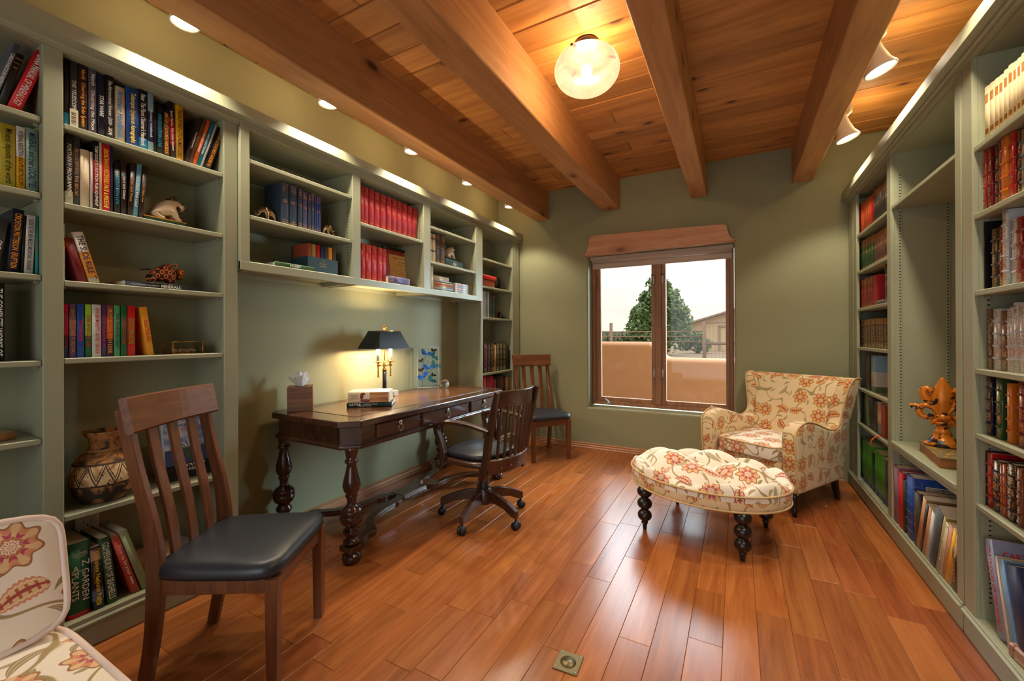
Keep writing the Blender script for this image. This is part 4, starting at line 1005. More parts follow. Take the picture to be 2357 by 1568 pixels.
def book(w, h, depth, st, col, title=None, tc='white', name='book'):
    """a book standing with its spine in the plane x=0 facing +x, centred in y, bottom at z=0"""
    cm = covermat(col, st); hard = st != 'p' and st != 's'; e = min(.0028, w * .18) if hard else min(.0010, w * .12)
    rnd = {'p': .06, 's': .02}.get(st, .22); k = 5 if w > .012 else 3
    bu = min(w * rnd, .011)
    out = [(-depth, -w / 2), (-bu, -w / 2)] + [(-bu + bu * math.cos(a), w / 2 * math.sin(a)) for a in [-PI / 2 + PI * i / (k + 1) for i in range(1, k + 1)]] + [(-bu, w / 2), (-depth, w / 2)]
    inn = [(-depth, -w / 2 + e), (-bu - e, -w / 2 + e)] + [(-bu - e + (bu) * math.cos(a) * .6, (w / 2 - e) * math.sin(a)) for a in [-PI / 2 + PI * i / (k + 1) for i in range(1, k + 1)]] + [(-bu - e, w / 2 - e), (-depth, w / 2 - e)]
    n = len(out); b = MB(); vs = [(x, y, z) for z in (0, h) for x, y in out + inn]; m_ = 2 * n
    fs = []; mi = []
    for i in range(n - 1):
        sp = 1 if (0 < i < n - 2 and st in ('g', 'l', 'w')) else 0
        fs.append([i, i + 1, m_ + i + 1, m_ + i]); mi.append(sp)
        fs.append([n + i + 1, n + i, m_ + n + i, m_ + n + i + 1]); mi.append(0)
        fs.append([i + 1, i, n + i, n + i + 1]); mi.append(0); fs.append([m_ + i, m_ + i + 1, m_ + n + i + 1, m_ + n + i]); mi.append(0)
    for a, c in ((0, n), (n - 1, 2 * n - 1)): fs.append([a, m_ + a, m_ + c, c] if a == 0 else [a, c, m_ + c, m_ + a]); mi.append(0)
    b.add(vs, fs); b.mi = mi
    for f_i, f in enumerate(fs):
        if len(f) == 4 and f_i % 4 == 0 and f_i < 4 * (n - 1) and 0 < f_i // 4 < n - 2: b.sm[f_i] = True
    o = b.build(name, [cm, MC[col + st + '_s']] if st in ('g', 'l', 'w') else cm, fix=False)
    g = .003 if hard else .0004
    pg = MB().box(-depth + (g if hard else .0002), -bu - e - .0003, -w / 2 + e + .0002, w / 2 - e - .0002, g, h - g).build('pages', M_PAGE, o, fix=False)
    if st == 'l' and w > .012:
        if col not in M_BAND: M_BAND[col] = newmat('band_' + col, tuple(x * .9 for x in L(*(COL[col][0][1] if isinstance(COL[col], list) else COL[col]))), .2)[0]
        for q in (.2, .4, .6, .8):
            pts = [(-bu + (bu + .0022) * math.cos(a) * (1 if abs(a) < 1.5 else .5), (w / 2 + .0008) * math.sin(a), h * q) for a in [-PI / 2 + PI * i / 6 for i in range(7)]]
            MB().sweep(pts, .006, .003, (0, 0, 1)).build('raised_band', M_BAND[col], o, fix=False)
    if st == 's':
        bb = MB()
        for i in range(int(h / .009)): bb.tube([(.004 - .008 * (1 - math.cos(a)) / 2, w / 2 * math.sin(a) * .98, .006 + i * .009 + a * .0005) for a in [-PI / 2 + PI * j / 5 for j in range(6)]], .0011, 4)
        bb.build('wire_binding', M_COIL, o, kind='stuff', fix=False)
    if title:
        if '|' in title:
            ls = title.split('|')
            for i, s_ in enumerate(ls): text(o, s_, (.0009, 0, h * (.90 - .085 * i)), (0, 1, 0), (0, 0, 1), w * (.80 if len(s_) > 6 else .5), .011, INK[tc], bold=.01)
        else:
            hh = min(w * .58, .022); ln = min(h * .86, len(title) * hh * .78)
            text(o, title, (.0007, 0, h * .5), (0, 0, -1), (0, 1, 0), ln, hh, INK[tc], bold=.012)
    return o
WHERE = {}
TOPS = dict(L11=2.362, L12=2.065, L13=1.777, L14=1.467, L21=2.362, L22=2.068, L23=1.758, L24=1.453, L26=.53, A1=2.183, B1=2.356, B2=2.023, C1=2.173, C2=1.873, D3=1.754, D5=1.4, D6=.84, N1=2.362, N2=1.978, N3=1.708, N4=1.403, N5=1.091, N6=.833, N7=.553, F1=2.362, F2=2.015, F3=1.726, F4=1.434, F5=1.132, F6=.813, F7=.538, M7=.57)
ORD = ['first', 'second', 'third', 'fourth', 'fifth', 'sixth', 'seventh', 'eighth', 'ninth', 'tenth', 'eleventh', 'twelfth', 'thirteenth', 'fourteenth', 'fifteenth', 'sixteenth', 'seventeenth', 'eighteenth', 'nineteenth', 'twentieth', 'twenty-first', 'twenty-second', 'twenty-third']
WHERE.update(L11="far-left bay's top shelf", L12="far-left bay's second shelf", L13="far-left bay's third shelf", L14="far-left bay's fourth shelf", L21="astronomy shelf above the bulldog", L22="shelf left of the bulldog", L23="shelf with the patterned hippo",
  L24="shelf with the glass box", L26="bottom shelf behind the chair", A1="shelf between the two elephants", B1="upper crimson-set shelf", B2="shelf beside the framed diploma", C1="shelf beside the spotted dog", C2="shelf with two book stacks", D3="narrow bookcase, above the dark-green row",
  D5="narrow bookcase, dark-green row", D6="narrow bookcase, just above the desk", N1="right edge, top shelf", N2="right edge, second shelf", N3="right edge, third shelf", N4="right edge, fourth shelf", N5="right edge, fifth shelf", N6="right edge, sixth shelf", N7="right edge, bottom shelf",
  F1="corner bay's top shelf", F2="corner bay's second shelf", F3="corner bay's third shelf", F4="corner bay's fourth shelf", F5="corner bay's fifth shelf", F6="corner bay's sixth shelf", F7="corner bay's bottom shelf", M7="floor shelf below the finial")
BAY = dict(L1=(-.04, .537), L2=(.598, 1.169), A=(1.292, 1.963), B=(2.037, 2.691), C=(2.785, 3.478), D=(3.638, 4.277), N=(1.22, 2.344), F=(3.435, 4.328), M=(2.505, 3.358))
rb_ = random.Random(11)
def R(row, xs, sz, items):
    sg = 1 if xs < 0 else -1; wide = .235 if sg > 0 else .23
    order = sorted(range(len(items)), key=lambda i: items[i][0] * sg)
    lo, hi = BAY[row[:2] if row[0] == 'L' else row[0]]; last = None; keep = []
    for i in order:                                    # keep upright books inside the bay and side by side
        it = list(items[i]); tl = it[3]; a, b_ = it[0] - it[1] / 2, it[0] + it[1] / 2
        if abs(tl) < .09:
            a, b_ = max(a, lo), min(b_, hi)
            if last is not None:
                if sg > 0: a = max(a, last + .0004)
                else: b_ = min(b_, last - .0004)
            if b_ - a < .004: continue
            it[0], it[1] = (a + b_) / 2, b_ - a
        last = b_ if sg > 0 else a
        keep.append(tuple(it))
    items = keep; order = range(len(items))
    n = len(items)
    for r_, i in enumerate(order):
        c, w, h, tilt, st, col, words = items[i][:7]; title, tc = (items[i][7:9] if len(items[i]) > 7 else (None, None))
        depth = min(max(h * .70, .12), wide - .012)
        h = min(h, (TOPS[row] - sz - .003 - w * abs(math.sin(tilt))) / max(math.cos(tilt), .6))
        o = book(w, h, depth, st, col, title, tc)
        dx = rb_.uniform(-.004, .002) if st != 'w' else 0
        if row in ('N5', 'N6', 'N4', 'N7', 'M7', 'F7'): dx = 0
        o.location = (xs + sg * dx, c, sz + w / 2 * abs(math.sin(tilt)) + .0003)
        o.rotation_euler = (-tilt if sg > 0 else tilt, 0, 0 if sg > 0 else PI)
        pos = f"{ORD[r_]} from the left" if n > 1 else 'only book'
        if n == 1: tag(o, f"{words} book standing on the {WHERE[row]}", 'book', f"books on the {WHERE[row]}")
        else: tag(o, f"{words} book, {pos}, {WHERE[row]}", 'book', f"books on the {WHERE[row]}")
R('L11',-2.335,2.087,[
(0.422,0.0144,0.256,0.246,'p','slate','slim grey and navy','CARDIOVASCULAR INSTRUMENTS','white'),
(0.445,0.0204,0.22,0.215,'h','black','thick black gilt-lettered','CHEMICAL|SPECTROSCOPY|BRODE','gold'),
(0.475,0.0334,0.261,0.285,'p','red','thick bright red','DANA MANUAL OF MINERALOGY','white'),
])
R('L12',-2.335,1.799,[
(0.461,0.0374,0.231,0.0,'p','olive','thick yellow-olive','Mineral deposits of the world','black'),
(0.492,0.0203,0.235,0.0,'p','whiteyellow','white and mustard','INTERNAL REFLECTION AND ATR SPECTROSCOPY','black'),
(0.526,0.0447,0.24,0.0,'h','sage','thick pale green','MINERALS and their LOCALITIES','navy'),
])
R('L13',-2.335,1.489,[
(0.427,0.0232,0.194,0.132,'p','charcoal','charcoal grey leaning','ONE','white'),
(0.472,0.0274,0.237,0.066,'p','darknavy','black with orange lettering','CRICHTON PATTERSON  ERUPTION','orange'),
(0.495,0.0073,0.217,0.038,'p','black','thin black'),
(0.510,0.0227,0.222,0.036,'p','palegrey','pale grey','GUIDE TO THE NEW MEXICO MOUNTAINS  UNGNADE','black'),
(0.525,0.0035,0.222,0.0,'p','brown','thin dark brown'),
(0.536,0.0171,0.226,0.0,'h','teal','bright teal','Let Freedom Ring','rust'),
])
R('L14',-2.335,1.165,[
(0.440,0.0286,0.283,0.0,'h','nearblack','thick black','THE COMPLETE WORKS OF','white'),
])
R('L21',-2.335,2.09,[
(0.614,0.0128,0.27,0.0,'p','blackblue','black with bright blue foot'),
(0.633,0.0206,0.265,0.0,'p','charcoal','charcoal grey with white barcode label','THE TELESCOPE','white'),
(0.659,0.0273,0.277,0.0,'p','brownblack','dark brown with orange band','North   Observing the Solar System','orange'),
(0.689,0.0255,0.287,0.0,'p','mauvegrey','mauve grey','North   Observing the Moon','white'),
(0.715,0.0214,0.258,0.0,'p','darknavy','dark navy','STAR WARE','white'),
(0.741,0.0272,0.293,0.0,'p','nearblack','black white-lettered','The Astronomical Almanac (2020 - 2024)','white'),
(0.776,0.0361,0.241,0.0,'h','cream','cream cloth','Amateur Handbook','blue'),
(0.818,0.0425,0.255,0.0,'p','blue','thick bright blue yellow-lettered','Telescopes Eyepieces Astrographs','yellow'),
(0.856,0.0304,0.273,0.0,'p','blackblue','black with bright blue lower end',"Pater  The Planet Observer's Handbook",'white'),
(0.884,0.0204,0.27,0.0,'p','navypale','navy with pale blue ends','Planetary notebook','white'),
(0.899,0.0073,0.231,0.0,'p','black','thin black'),
(0.917,0.0223,0.232,0.0,'p','nearblack','black blue-lettered','OBSERVATION LOG','cyan'),
(0.942,0.0262,0.223,0.0,'p','nearblack','black orange-lettered','AMATEUR ASTRONOMERS HANDBOOK','orange'),
(0.969,0.0190,0.285,-0.039,'p','redblack','red and black','Sunil Tanna  The Solar System','white'),
(0.996,0.0319,0.296,0.0,'h','yellow','bright yellow',"THE BACKYARD ASTRONOMER'S GUIDE",'black'),
(1.021,0.0123,0.258,0.255,'p','brownblack','dark brown leaning','How and Atmosphere','white'),
(1.036,0.0146,0.257,0.263,'p','brown','brown picture-covered leaning'),
(1.052,0.0139,0.259,0.265,'p','orange','orange leaning','Stars and Galaxies','white'),
(1.069,0.0164,0.259,0.279,'h','tealblue','teal blue leaning','Stars and Planets','white'),
(1.082,0.0064,0.255,0.286,'p','palegrey','thin white leaning'),
(1.090,0.0074,0.249,0.282,'p','nearblack','thin black leaning'),
(1.109,0.0266,0.245,0.306,'p','nearblack','black orange-lettered leaning','AMATEUR ASTRONOMERS HANDBOOK','orange'),
])
R('L22',-2.335,1.777,[
(0.607,0.0024,0.234,0.0,'p','red','thin red'),
(0.620,0.0210,0.281,0.0,'p','blackwhite','black patterned with white foot','FORTRAN IV PROGRAMMING','white'),
(0.641,0.0180,0.281,0.0,'p','charcoal','dark grey','PROGRAMMING THE IBM 360','tan'),
(0.665,0.0281,0.239,0.0,'h','cream','thick cream'),
(0.684,0.0066,0.237,0.0,'h','palegrey','slim off-white'),
(0.698,0.0190,0.289,0.0,'p','redblack','red black-topped','TUBE GUIDE TO ELECTRON TUBE EQUIPMENT','white'),
(0.712,0.0075,0.29,0.0,'p','cream','slim cream'),
(0.730,0.0262,0.296,0.0,'p','red','red yellow-lettered','SHORTWAVE RECEIVERS PAST & PRESENT','yellow'),
(0.748,0.0067,0.288,0.0,'p','navy','thin navy'),
(0.766,0.0197,0.225,0.0,'p','nearblack','black blue-lettered','OBSERVATION LOG','cyan'),
(0.788,0.0186,0.246,0.0,'p','brownblack','slim dark brown','Stars and Galaxy','white'),
(0.807,0.0164,0.243,0.054,'p','brownblack','dark brown gold-lettered','Atlas and Moon','gold'),
(0.825,0.0170,0.244,0.073,'p','lightblue','light blue','The Stars that Lead','white'),
(0.843,0.0146,0.243,0.081,'p','brownblack','dark brown tilting','Stars, Nights, Past','gold'),
])
R('L23',-2.335,1.473,[
(0.604,0.0064,0.228,0.0,'p','magazine','white and yellow magazine'),
(0.659,0.0283,0.175,-0.25,'h','maroon','dark red leaning'),
(0.694,0.0347,0.206,-0.25,'h','orangecream','cream and orange leaning','THE SLIDE RULE  T','navy'),
])
R('L24',-2.335,1.169,[
(0.610,0.0128,0.215,0.0,'p','magentablue','magenta and blue','GOLDFINGER  JAMES BOND','red'),
(0.629,0.0193,0.217,0.0,'p','purplegold','mauve and gold','DIAMONDS ARE FOREVER','gold'),
(0.651,0.0207,0.217,0.0,'p','blue','bright blue','MOONRAKER','red'),
(0.674,0.0178,0.217,0.0,'p','limegreen','lime and green','LIVE AND LET DIE','red'),
(0.699,0.0270,0.218,0.0,'p','palegrey','white',"ON HER MAJESTY'S SECRET SERVICE",'red'),
(0.722,0.0144,0.218,0.0,'p','purple','purple','THE SPY WHO LOVED ME','magenta'),
(0.742,0.0220,0.218,0.0,'p','rustpurple','rust and purple','FROM RUSSIA WITH LOVE','orange'),
(0.764,0.0180,0.219,0.0,'p','greenblue','mottled green','FOR YOUR EYES ONLY','navy'),
(0.786,0.0195,0.219,0.0,'p','darkgreen','dark green','CASINO ROYALE','red'),
(0.812,0.0275,0.22,0.0,'p','red','bright red','GOLDENEYE','green'),
(0.882,0.0242,0.218,-0.126,'p','amber','orange leaning','DOCTOR NO','red'),
])
R('L26',-2.325,0.128,[
(0.645,0.0677,0.298,0,'h','forest','very thick dark green'),
(0.702,0.0334,0.261,-0.044,'p','blackblue2','black picture-covered','Complete National Parks','yellow'),
(0.746,0.0359,0.285,-0.096,'h','forest2','olive green','COMPENDIUM OF SEASHELLS','white'),
(0.824,0.0280,0.281,-0.257,'h','brick','brick red steeply leaning','How to be your own','white'),
(0.860,0.0288,0.294,-0.278,'h','palesage','pale sage green steeply leaning'),
])
R('A1',-2.335,1.917,[
(1.526,0.0483,0.24,0.0,'g','navyslate','thick slate blue'),
(1.579,0.0494,0.243,0.0,'g','navyslate','thick slate blue'),
(1.619,0.0250,0.238,0.0,'g','navyslate','slim slate blue'),
(1.652,0.0334,0.227,0.0,'g','indigo','violet blue'),
(1.681,0.0190,0.221,0.0,'g','navyslate','slim dark grey blue'),
(1.704,0.0217,0.237,0.0,'g','navyslate','slim tall grey blue'),
(1.722,0.0106,0.224,0.0,'g','blue2','thin blue'),
(1.734,0.0115,0.224,0.0,'g','blue2','thin blue'),
(1.752,0.0199,0.224,0.0,'g','blue2','slim bright blue'),
])
R('B1',-2.335,2.05,[
(2.096,0.0275,0.277,0.0,'g','crimson','crimson'),
(2.136,0.0452,0.274,0.0,'g','crimson','crimson'),
(2.186,0.0475,0.275,0.0,'g','crimson','crimson'),
(2.241,0.0499,0.271,0.0,'g','crimson','crimson'),
(2.300,0.0581,0.271,0.0,'g','crimson','crimson'),
(2.358,0.0494,0.27,0.0,'g','crimson','crimson'),
(2.413,0.0509,0.268,0.0,'g','crimson','crimson'),
(2.470,0.0556,0.269,0.0,'g','crimson','crimson'),
(2.528,0.0531,0.267,0.0,'g','crimson','crimson'),
(2.584,0.0513,0.26,0.045,'g','crimson','crimson'),
(2.642,0.0596,0.262,0.071,'g','crimson','crimson'),
])
R('B2',-2.335,1.655,[
(2.104,0.0377,0.26,0.0,'g','crimson','crimson'),
(2.154,0.0535,0.26,0.0,'g','crimson','crimson'),
(2.211,0.0544,0.26,0.0,'g','crimson','crimson'),
(2.264,0.0441,0.257,0.0,'g','crimson','crimson'),
(2.309,0.0405,0.257,0.0,'g','crimson','crimson'),
])
R('C1',-2.335,1.9,[
(2.858,0.0207,0.25,0.0,'g','creamdark','slim cream and black'),
(2.892,0.0405,0.248,0.0,'g','creamdark','cream and black patterned'),
(2.948,0.0655,0.261,0.0,'g','umber','dark grey-brown'),
(3.021,0.0718,0.261,0.0,'g','umber2','dark brown'),
])
R('C2',-2.335,1.66,[
(2.866,0.0311,0.212,0.0,'p','cream','slim cream upright'),
])
R('D3',-2.335,1.447,[
(3.721,0.0665,0.276,0.0,'p','palegrey','white'),
(3.770,0.0264,0.28,0.0,'p','lightblue','thin light blue'),
(3.801,0.0268,0.278,0.0,'p','palegrey','thin white and blue'),
(3.829,0.0252,0.28,0.0,'p','charcoal','slim grey'),
(3.861,0.0320,0.243,0.0,'g','slateteal','slim dark blue-green'),
(3.915,0.0466,0.248,0.0,'g','slateteal','dark blue-green'),
])
R('D5',-2.335,0.862,[
(3.710,0.0226,0.313,0.0,'l','nearblack','slim black'),
(3.754,0.0533,0.313,0.0,'l','plum','plum gilt-banded'),
(3.814,0.0445,0.311,0.0,'l','navy','navy gilt-banded'),
(3.862,0.0377,0.31,0.0,'l','nearblack','black with paper strip'),
(3.904,0.0400,0.311,0.0,'l','bottle','dark green gilt-banded'),
(3.941,0.0282,0.295,0.0,'p','tan','thin tan paper'),
(3.993,0.0693,0.309,0.0,'l','bottle','thick dark green gilt-banded'),
(4.067,0.0713,0.309,0.0,'l','bottle','dark green gilt-banded'),
(4.146,0.0782,0.307,0.0,'l','bottle','dark green gilt-banded'),
(4.213,0.0440,0.273,0.022,'h','nearblack','black leaning'),
(4.258,0.0344,0.271,0.154,'h','nearblack','slim black leaning'),
(4.299,0.0348,0.266,0.158,'h','nearblack','slim black leaning'),
])
R('D6',-2.335,0.55,[
(3.730,0.0463,0.279,0.0,'h','rose','rose red'),
(3.794,0.0750,0.278,0.0,'h','maroon','dark red'),
(3.864,0.0600,0.272,0.0,'h','red2','red'),
(3.904,0.0157,0.25,0.0,'p','blue2','thin blue'),
(3.930,0.0316,0.23,0.0,'h','rose','short rose red'),
(3.976,0.0492,0.244,0.0,'h','nearblack','black'),
(4.029,0.0456,0.211,0.0,'h','umber','short dark brown'),
(4.086,0.0625,0.243,0.0,'h','brown','brown'),
(4.147,0.0477,0.243,0.0,'h','nearblack','black'),
(4.201,0.0486,0.233,0.0,'h','tan','tan'),
(4.266,0.0697,0.223,0.0,'h','ochre','ochre brown'),
(4.319,0.0295,0.274,0.0,'h','crimson','slim crimson'),
])
R('N1',0.864,2.0,[
(2.325,0.0354,0.222,0.0,'w','ivory','ivory brown-labelled'),
(2.288,0.0360,0.218,0.0,'w','ivory','ivory brown-labelled'),
(2.253,0.0315,0.215,0.0,'w','ivory','ivory brown-labelled'),
(2.223,0.0278,0.211,0.0,'w','ivory','ivory brown-labelled'),
(2.193,0.0287,0.214,0.0,'w','ivory','ivory brown-labelled'),
(2.163,0.0301,0.216,0.0,'w','ivory','ivory brown-labelled'),
(2.135,0.0227,0.21,0.0,'w','ivory','ivory brown-labelled'),
(2.111,0.0227,0.209,0.0,'w','ivory','ivory brown-labelled'),
(2.087,0.0236,0.212,0.0,'w','ivory','ivory brown-labelled'),
(2.063,0.0229,0.209,0.0,'w','ivory','ivory brown-labelled'),
])
R('N2',0.864,1.73,[
(2.341,0.0346,0.252,0.0,'l','red2','red gilt-banded'),
(2.309,0.0275,0.246,0.0,'l','maroon','dark red'),
(2.262,0.0239,0.233,0.0,'l','nearblack','slim black gilt-banded'),
(2.241,0.0162,0.246,0.0,'l','maroon','slim dark red'),
(2.210,0.0435,0.261,0.0,'l','orangeleather','orange leather'),
(2.168,0.0332,0.259,0.0,'l','red2','thick bright red'),
(2.119,0.0225,0.233,0.0,'l','nearblack','black gilt-banded'),
(2.090,0.0327,0.223,0.0,'l','slate','grey-blue leather'),
])
R('N3',0.864,1.425,[
(2.359,0.0393,0.27,0.0,'l','nearblack','tall black gilt-banded'),
(2.280,0.0404,0.228,0.0,'l','darkolive','dark green gilt-panelled'),
(2.236,0.0263,0.227,0.0,'l','maroon','slim dark red'),
(2.204,0.0331,0.284,0.0,'l','silver','tall silver-grey'),
(2.156,0.0258,0.235,0.0,'l','silver','silver-grey'),
(2.126,0.0331,0.234,0.0,'l','maroon2','thick dark red'),
(2.074,0.0294,0.223,0.0,'l','navy','navy gilt-banded'),
])
R('N4',0.864,1.113,[
(2.312,0.0332,0.235,0.0,'l','umber','dark brown recessed'),
(2.270,0.0466,0.233,0.0,'l','silver','silver-grey thick'),
(2.218,0.0476,0.223,0.0,'l','umber2','grey-brown'),
(2.183,0.0187,0.228,0.0,'l','silver','slim silver-grey'),
(2.164,0.0162,0.234,0.0,'l','silver','slim taller grey'),
(2.141,0.0277,0.248,0.0,'l','silver','tall blue-grey'),
(2.107,0.0373,0.242,0.0,'l','silver','thick blue-grey'),
])
R('N5',0.864,0.855,[
(2.324,0.0361,0.237,0.0,'l','darknavy','black-navy'),
(2.256,0.0383,0.232,0.0,'l','forest2','thick green gilt-bordered'),
(2.185,0.0266,0.217,0.0,'l','orangeleather','short orange leather'),
(2.111,0.0383,0.233,0.0,'l','maroon','thick dark red'),
])
R('N6',0.864,0.575,[
(2.355,0.0302,0.215,0.0,'l','darknavy','slim navy'),
(2.322,0.0354,0.211,0.0,'l','red2','red gilt-banded'),
(2.276,0.0544,0.193,0.0,'l','darknavy','thick navy gilt-flowered','COIN','gold'),
(2.237,0.0177,0.188,0.0,'l','rust','slim rust'),
(2.218,0.0190,0.195,0.0,'l','rust','rust gilt-banded'),
(2.178,0.0549,0.207,0.0,'l','nearblack','thick black','Death in the Afternoon','white'),
(2.126,0.0279,0.206,0.0,'l','rustbrown','thick rust brown','Best Writing on Writing','white'),
])
R('N7',0.854,0.115,[
(2.210,0.0566,0.345,0.28,'p','lavender','lavender grey leaning','CARTRIDGES OF THE WORLD','red'),
(2.162,0.0149,0.31,0.28,'p','cream','slim cream leaning'),
(2.132,0.0381,0.309,0.28,'p','bluewhite','blue and white patterned leaning'),
(2.073,0.0743,0.311,0.28,'h','navy','navy cloth leaning'),
])
R('F1',0.864,2.037,[
(4.249,0.0622,0.249,0.0,'g','orangered','orange-red'),
(4.185,0.0569,0.245,0.0,'g','orangered','orange-red'),
(4.126,0.0535,0.241,0.0,'g','orangered','orange-red'),
(4.069,0.0533,0.237,0.0,'g','orangered','orange-red'),
(4.014,0.0488,0.234,0.0,'g','orangered','orange-red'),
(3.958,0.0544,0.234,0.0,'g','orangered','orange-red'),
(3.894,0.0662,0.233,0.0,'h','red2','bright red'),
(3.831,0.0479,0.242,0.0,'g','greygold','charcoal gold-topped'),
(3.779,0.0490,0.235,0.0,'g','greygold','charcoal gold-topped'),
(3.728,0.0475,0.231,0.0,'g','greygold','charcoal gold-topped'),
(3.678,0.0460,0.227,0.0,'g','greygold','charcoal gold-topped'),
(3.629,0.0446,0.224,0.0,'g','greygold','charcoal gold-topped'),
(3.576,0.0545,0.224,0.0,'g','greygold','charcoal gold-topped'),
])
R('F2',0.864,1.748,[
(4.302,0.0829,0.24,0.0,'g','greengold','green gold-topped'),
(4.216,0.0793,0.235,0.0,'g','greengold','green gold-topped'),
(4.130,0.0836,0.233,0.0,'g','greengold','green gold-topped'),
(4.044,0.0797,0.23,0.0,'g','greengold','green gold-topped'),
(3.970,0.0620,0.227,0.0,'g','greengold','green gold-topped'),
(3.898,0.0733,0.224,0.0,'g','greengold','green gold-topped'),
(3.821,0.0674,0.216,0.0,'g','browngold','brown gold-topped'),
(3.750,0.0671,0.214,0.0,'g','browngold','brown gold-topped'),
(3.687,0.0524,0.215,0.0,'g','browngold','brown gold-topped'),
(3.632,0.0506,0.214,0.0,'g','browngold','brown gold-topped'),
(3.576,0.0545,0.213,0.0,'g','browngold','brown gold-topped'),
])
R('F3',0.864,1.456,[
(4.276,0.0859,0.226,0.0,'g','rustgold','rust red'),
(4.183,0.0896,0.223,0.0,'g','rustgold','rust red'),
(4.091,0.0833,0.225,0.0,'g','rustgold','rust red'),
(4.007,0.0760,0.222,0.0,'g','rustgold','rust red'),
(3.928,0.0726,0.222,0.0,'g','rustgold','rust red'),
(3.843,0.0884,0.219,0.0,'h','red2','bright red'),
(3.598,0.0442,0.26,0.0,'l','navy','slim navy gilt-banded'),
(3.551,0.0429,0.257,0.0,'l','navy','slim navy gilt-banded'),
])
R('F4',0.864,1.154,[
(4.323,0.1048,0.208,0.0,'l','greygold','dark gilt-banded'),
(4.227,0.0757,0.21,0.0,'l','greygold','dark gilt-banded'),
(4.148,0.0726,0.209,0.0,'l','greygold','dark gilt-banded'),
(4.072,0.0696,0.21,0.0,'l','greygold','dark gilt-banded'),
(4.001,0.0634,0.21,0.0,'l','greygold','dark gilt-banded'),
(3.932,0.0643,0.211,0.0,'l','greygold','dark gilt-banded'),
(3.865,0.0619,0.211,0.0,'l','greygold','dark gilt-banded'),
(3.800,0.0595,0.21,0.0,'l','greygold','dark gilt-banded'),
(3.736,0.0603,0.209,0.0,'l','greygold','dark gilt-banded'),
(3.676,0.0523,0.208,0.0,'l','greygold','dark gilt-banded'),
(3.621,0.0505,0.207,0.0,'l','greygold','dark gilt-banded'),
(3.568,0.0475,0.206,0.0,'l','greygold','dark gilt-banded'),
])
R('F5',0.864,0.835,[
(4.056,0.0500,0.263,0.0,'p','maroon','slim dark red'),
(4.000,0.0548,0.261,0.0,'p','nearblack','slim dark'),
(3.913,0.1043,0.263,0.0,'p','magazineblue','pale blue magazine'),
])
R('F6',0.864,0.56,[
(4.152,0.1578,0.263,0.0,'p','darkslate','dark slate'),
(4.033,0.0676,0.25,0.18,'p','palesage','slim pale green leaning'),
(3.971,0.0423,0.244,0.18,'p','greygold','slim grey'),
(3.914,0.0617,0.255,0.18,'p','charcoal','grey'),
(3.843,0.0619,0.211,0.0,'p','umber','brown'),
(3.769,0.0789,0.219,0.0,'p','rosegrey','pink and lilac'),
(3.679,0.0880,0.213,0.0,'p','rust','tan and orange'),
])
R('F7',0.864,0.118,[
(4.287,0.0717,0.312,0.0,'p','green','bright green'),
(4.212,0.0689,0.311,0.0,'p','green','bright green'),
(4.129,0.0797,0.305,0.0,'p','green','bright green'),
(4.051,0.0598,0.306,0.0,'p','green','bright green'),
(3.984,0.0671,0.308,0.0,'p','green','bright green'),
(3.909,0.0674,0.281,0.0,'p','greendark','green and black'),
(3.826,0.0802,0.31,0.0,'p','green','bright green'),
(3.736,0.0829,0.311,0.0,'p','green','bright green'),
(3.663,0.0568,0.298,0.0,'p','green','bright green'),
(3.606,0.0458,0.299,0.0,'p','purple','purple'),
(3.556,0.0469,0.31,0.0,'p','umber2','dark picture-covered'),
])
R('M7',0.838,0.118,[
(3.319,0.0876,0.338,0.0,'h','mauve','tall mauve'),
(3.234,0.0645,0.326,0.0,'h','red','red'),
(3.172,0.0487,0.299,0.0,'h','bottle','slim dark green'),
(3.089,0.1064,0.348,0.0,'h','royal','thick royal blue gridded'),
(2.993,0.0750,0.289,0.0,'h','umber','dark brown','IRONS','gold'),
(2.970,0.0408,0.312,-0.34,'p','tan','tan leaning'),
(2.928,0.0272,0.289,-0.34,'p','brownblack','dark brown leaning'),
(2.892,0.0305,0.285,-0.34,'p','palebrown','pale orange leaning'),
(2.853,0.0376,0.274,-0.34,'p','palegrey','silver leaning'),
(2.787,0.0751,0.309,-0.34,'s','charcoal','black wire-bound'),
(2.732,0.0238,0.305,-0.34,'p','khaki','khaki leaning'),
(2.700,0.0300,0.281,-0.34,'s','ivory','cream wire-bound'),
(2.663,0.0329,0.287,-0.34,'p','palebrown','pale brown leaning'),
(2.627,0.0280,0.286,-0.34,'p','yellow','yellow leaning'),
(2.594,0.0298,0.283,-0.34,'p','tan','tan leaning'),
(2.543,0.0576,0.194,0.0,'p','brownblack','dark brown','AMERICA','gold'),
])
# ---- cover marks on single books
def child_of(words):
    for o in C.objects:
        if o.get('label', '').startswith(words): return o
a_z = child_of('very thick dark green')
hA = max(v.co.z for v in a_z.data.vertices)
text(a_z, 'A', (.0012, -.012, hA * .655), (0, 1, 0), (0, 0, 1), .020, .024, INK['white']); text(a_z, 'Z', (.0012, .017, hA * .715), (0, 0, -1), (0, 1, 0), .024, .020, INK['white']); text(a_z, 'PLANTS', (.0012, -.013, hA * .42), (0, 0, -1), (0, 1, 0), .108, .020, INK['white'])
text(a_z, 'GARDEN', (.0012, .017, hA * .42), (0, 0, -1), (0, 1, 0), .125, .020, INK['white']); text(a_z, 'THE AMERICAN', (.0012, 0, hA * .86), (0, 1, 0), (0, 0, 1), .042, .005, INK['white']); text(a_z, 'HORTICULTURAL', (.0012, 0, hA * .835), (0, 1, 0), (0, 0, 1), .044, .005, INK['white']); text(a_z, 'SOCIETY', (.0012, 0, hA * .81), (0, 1, 0), (0, 0, 1), .026, .005, INK['white'])
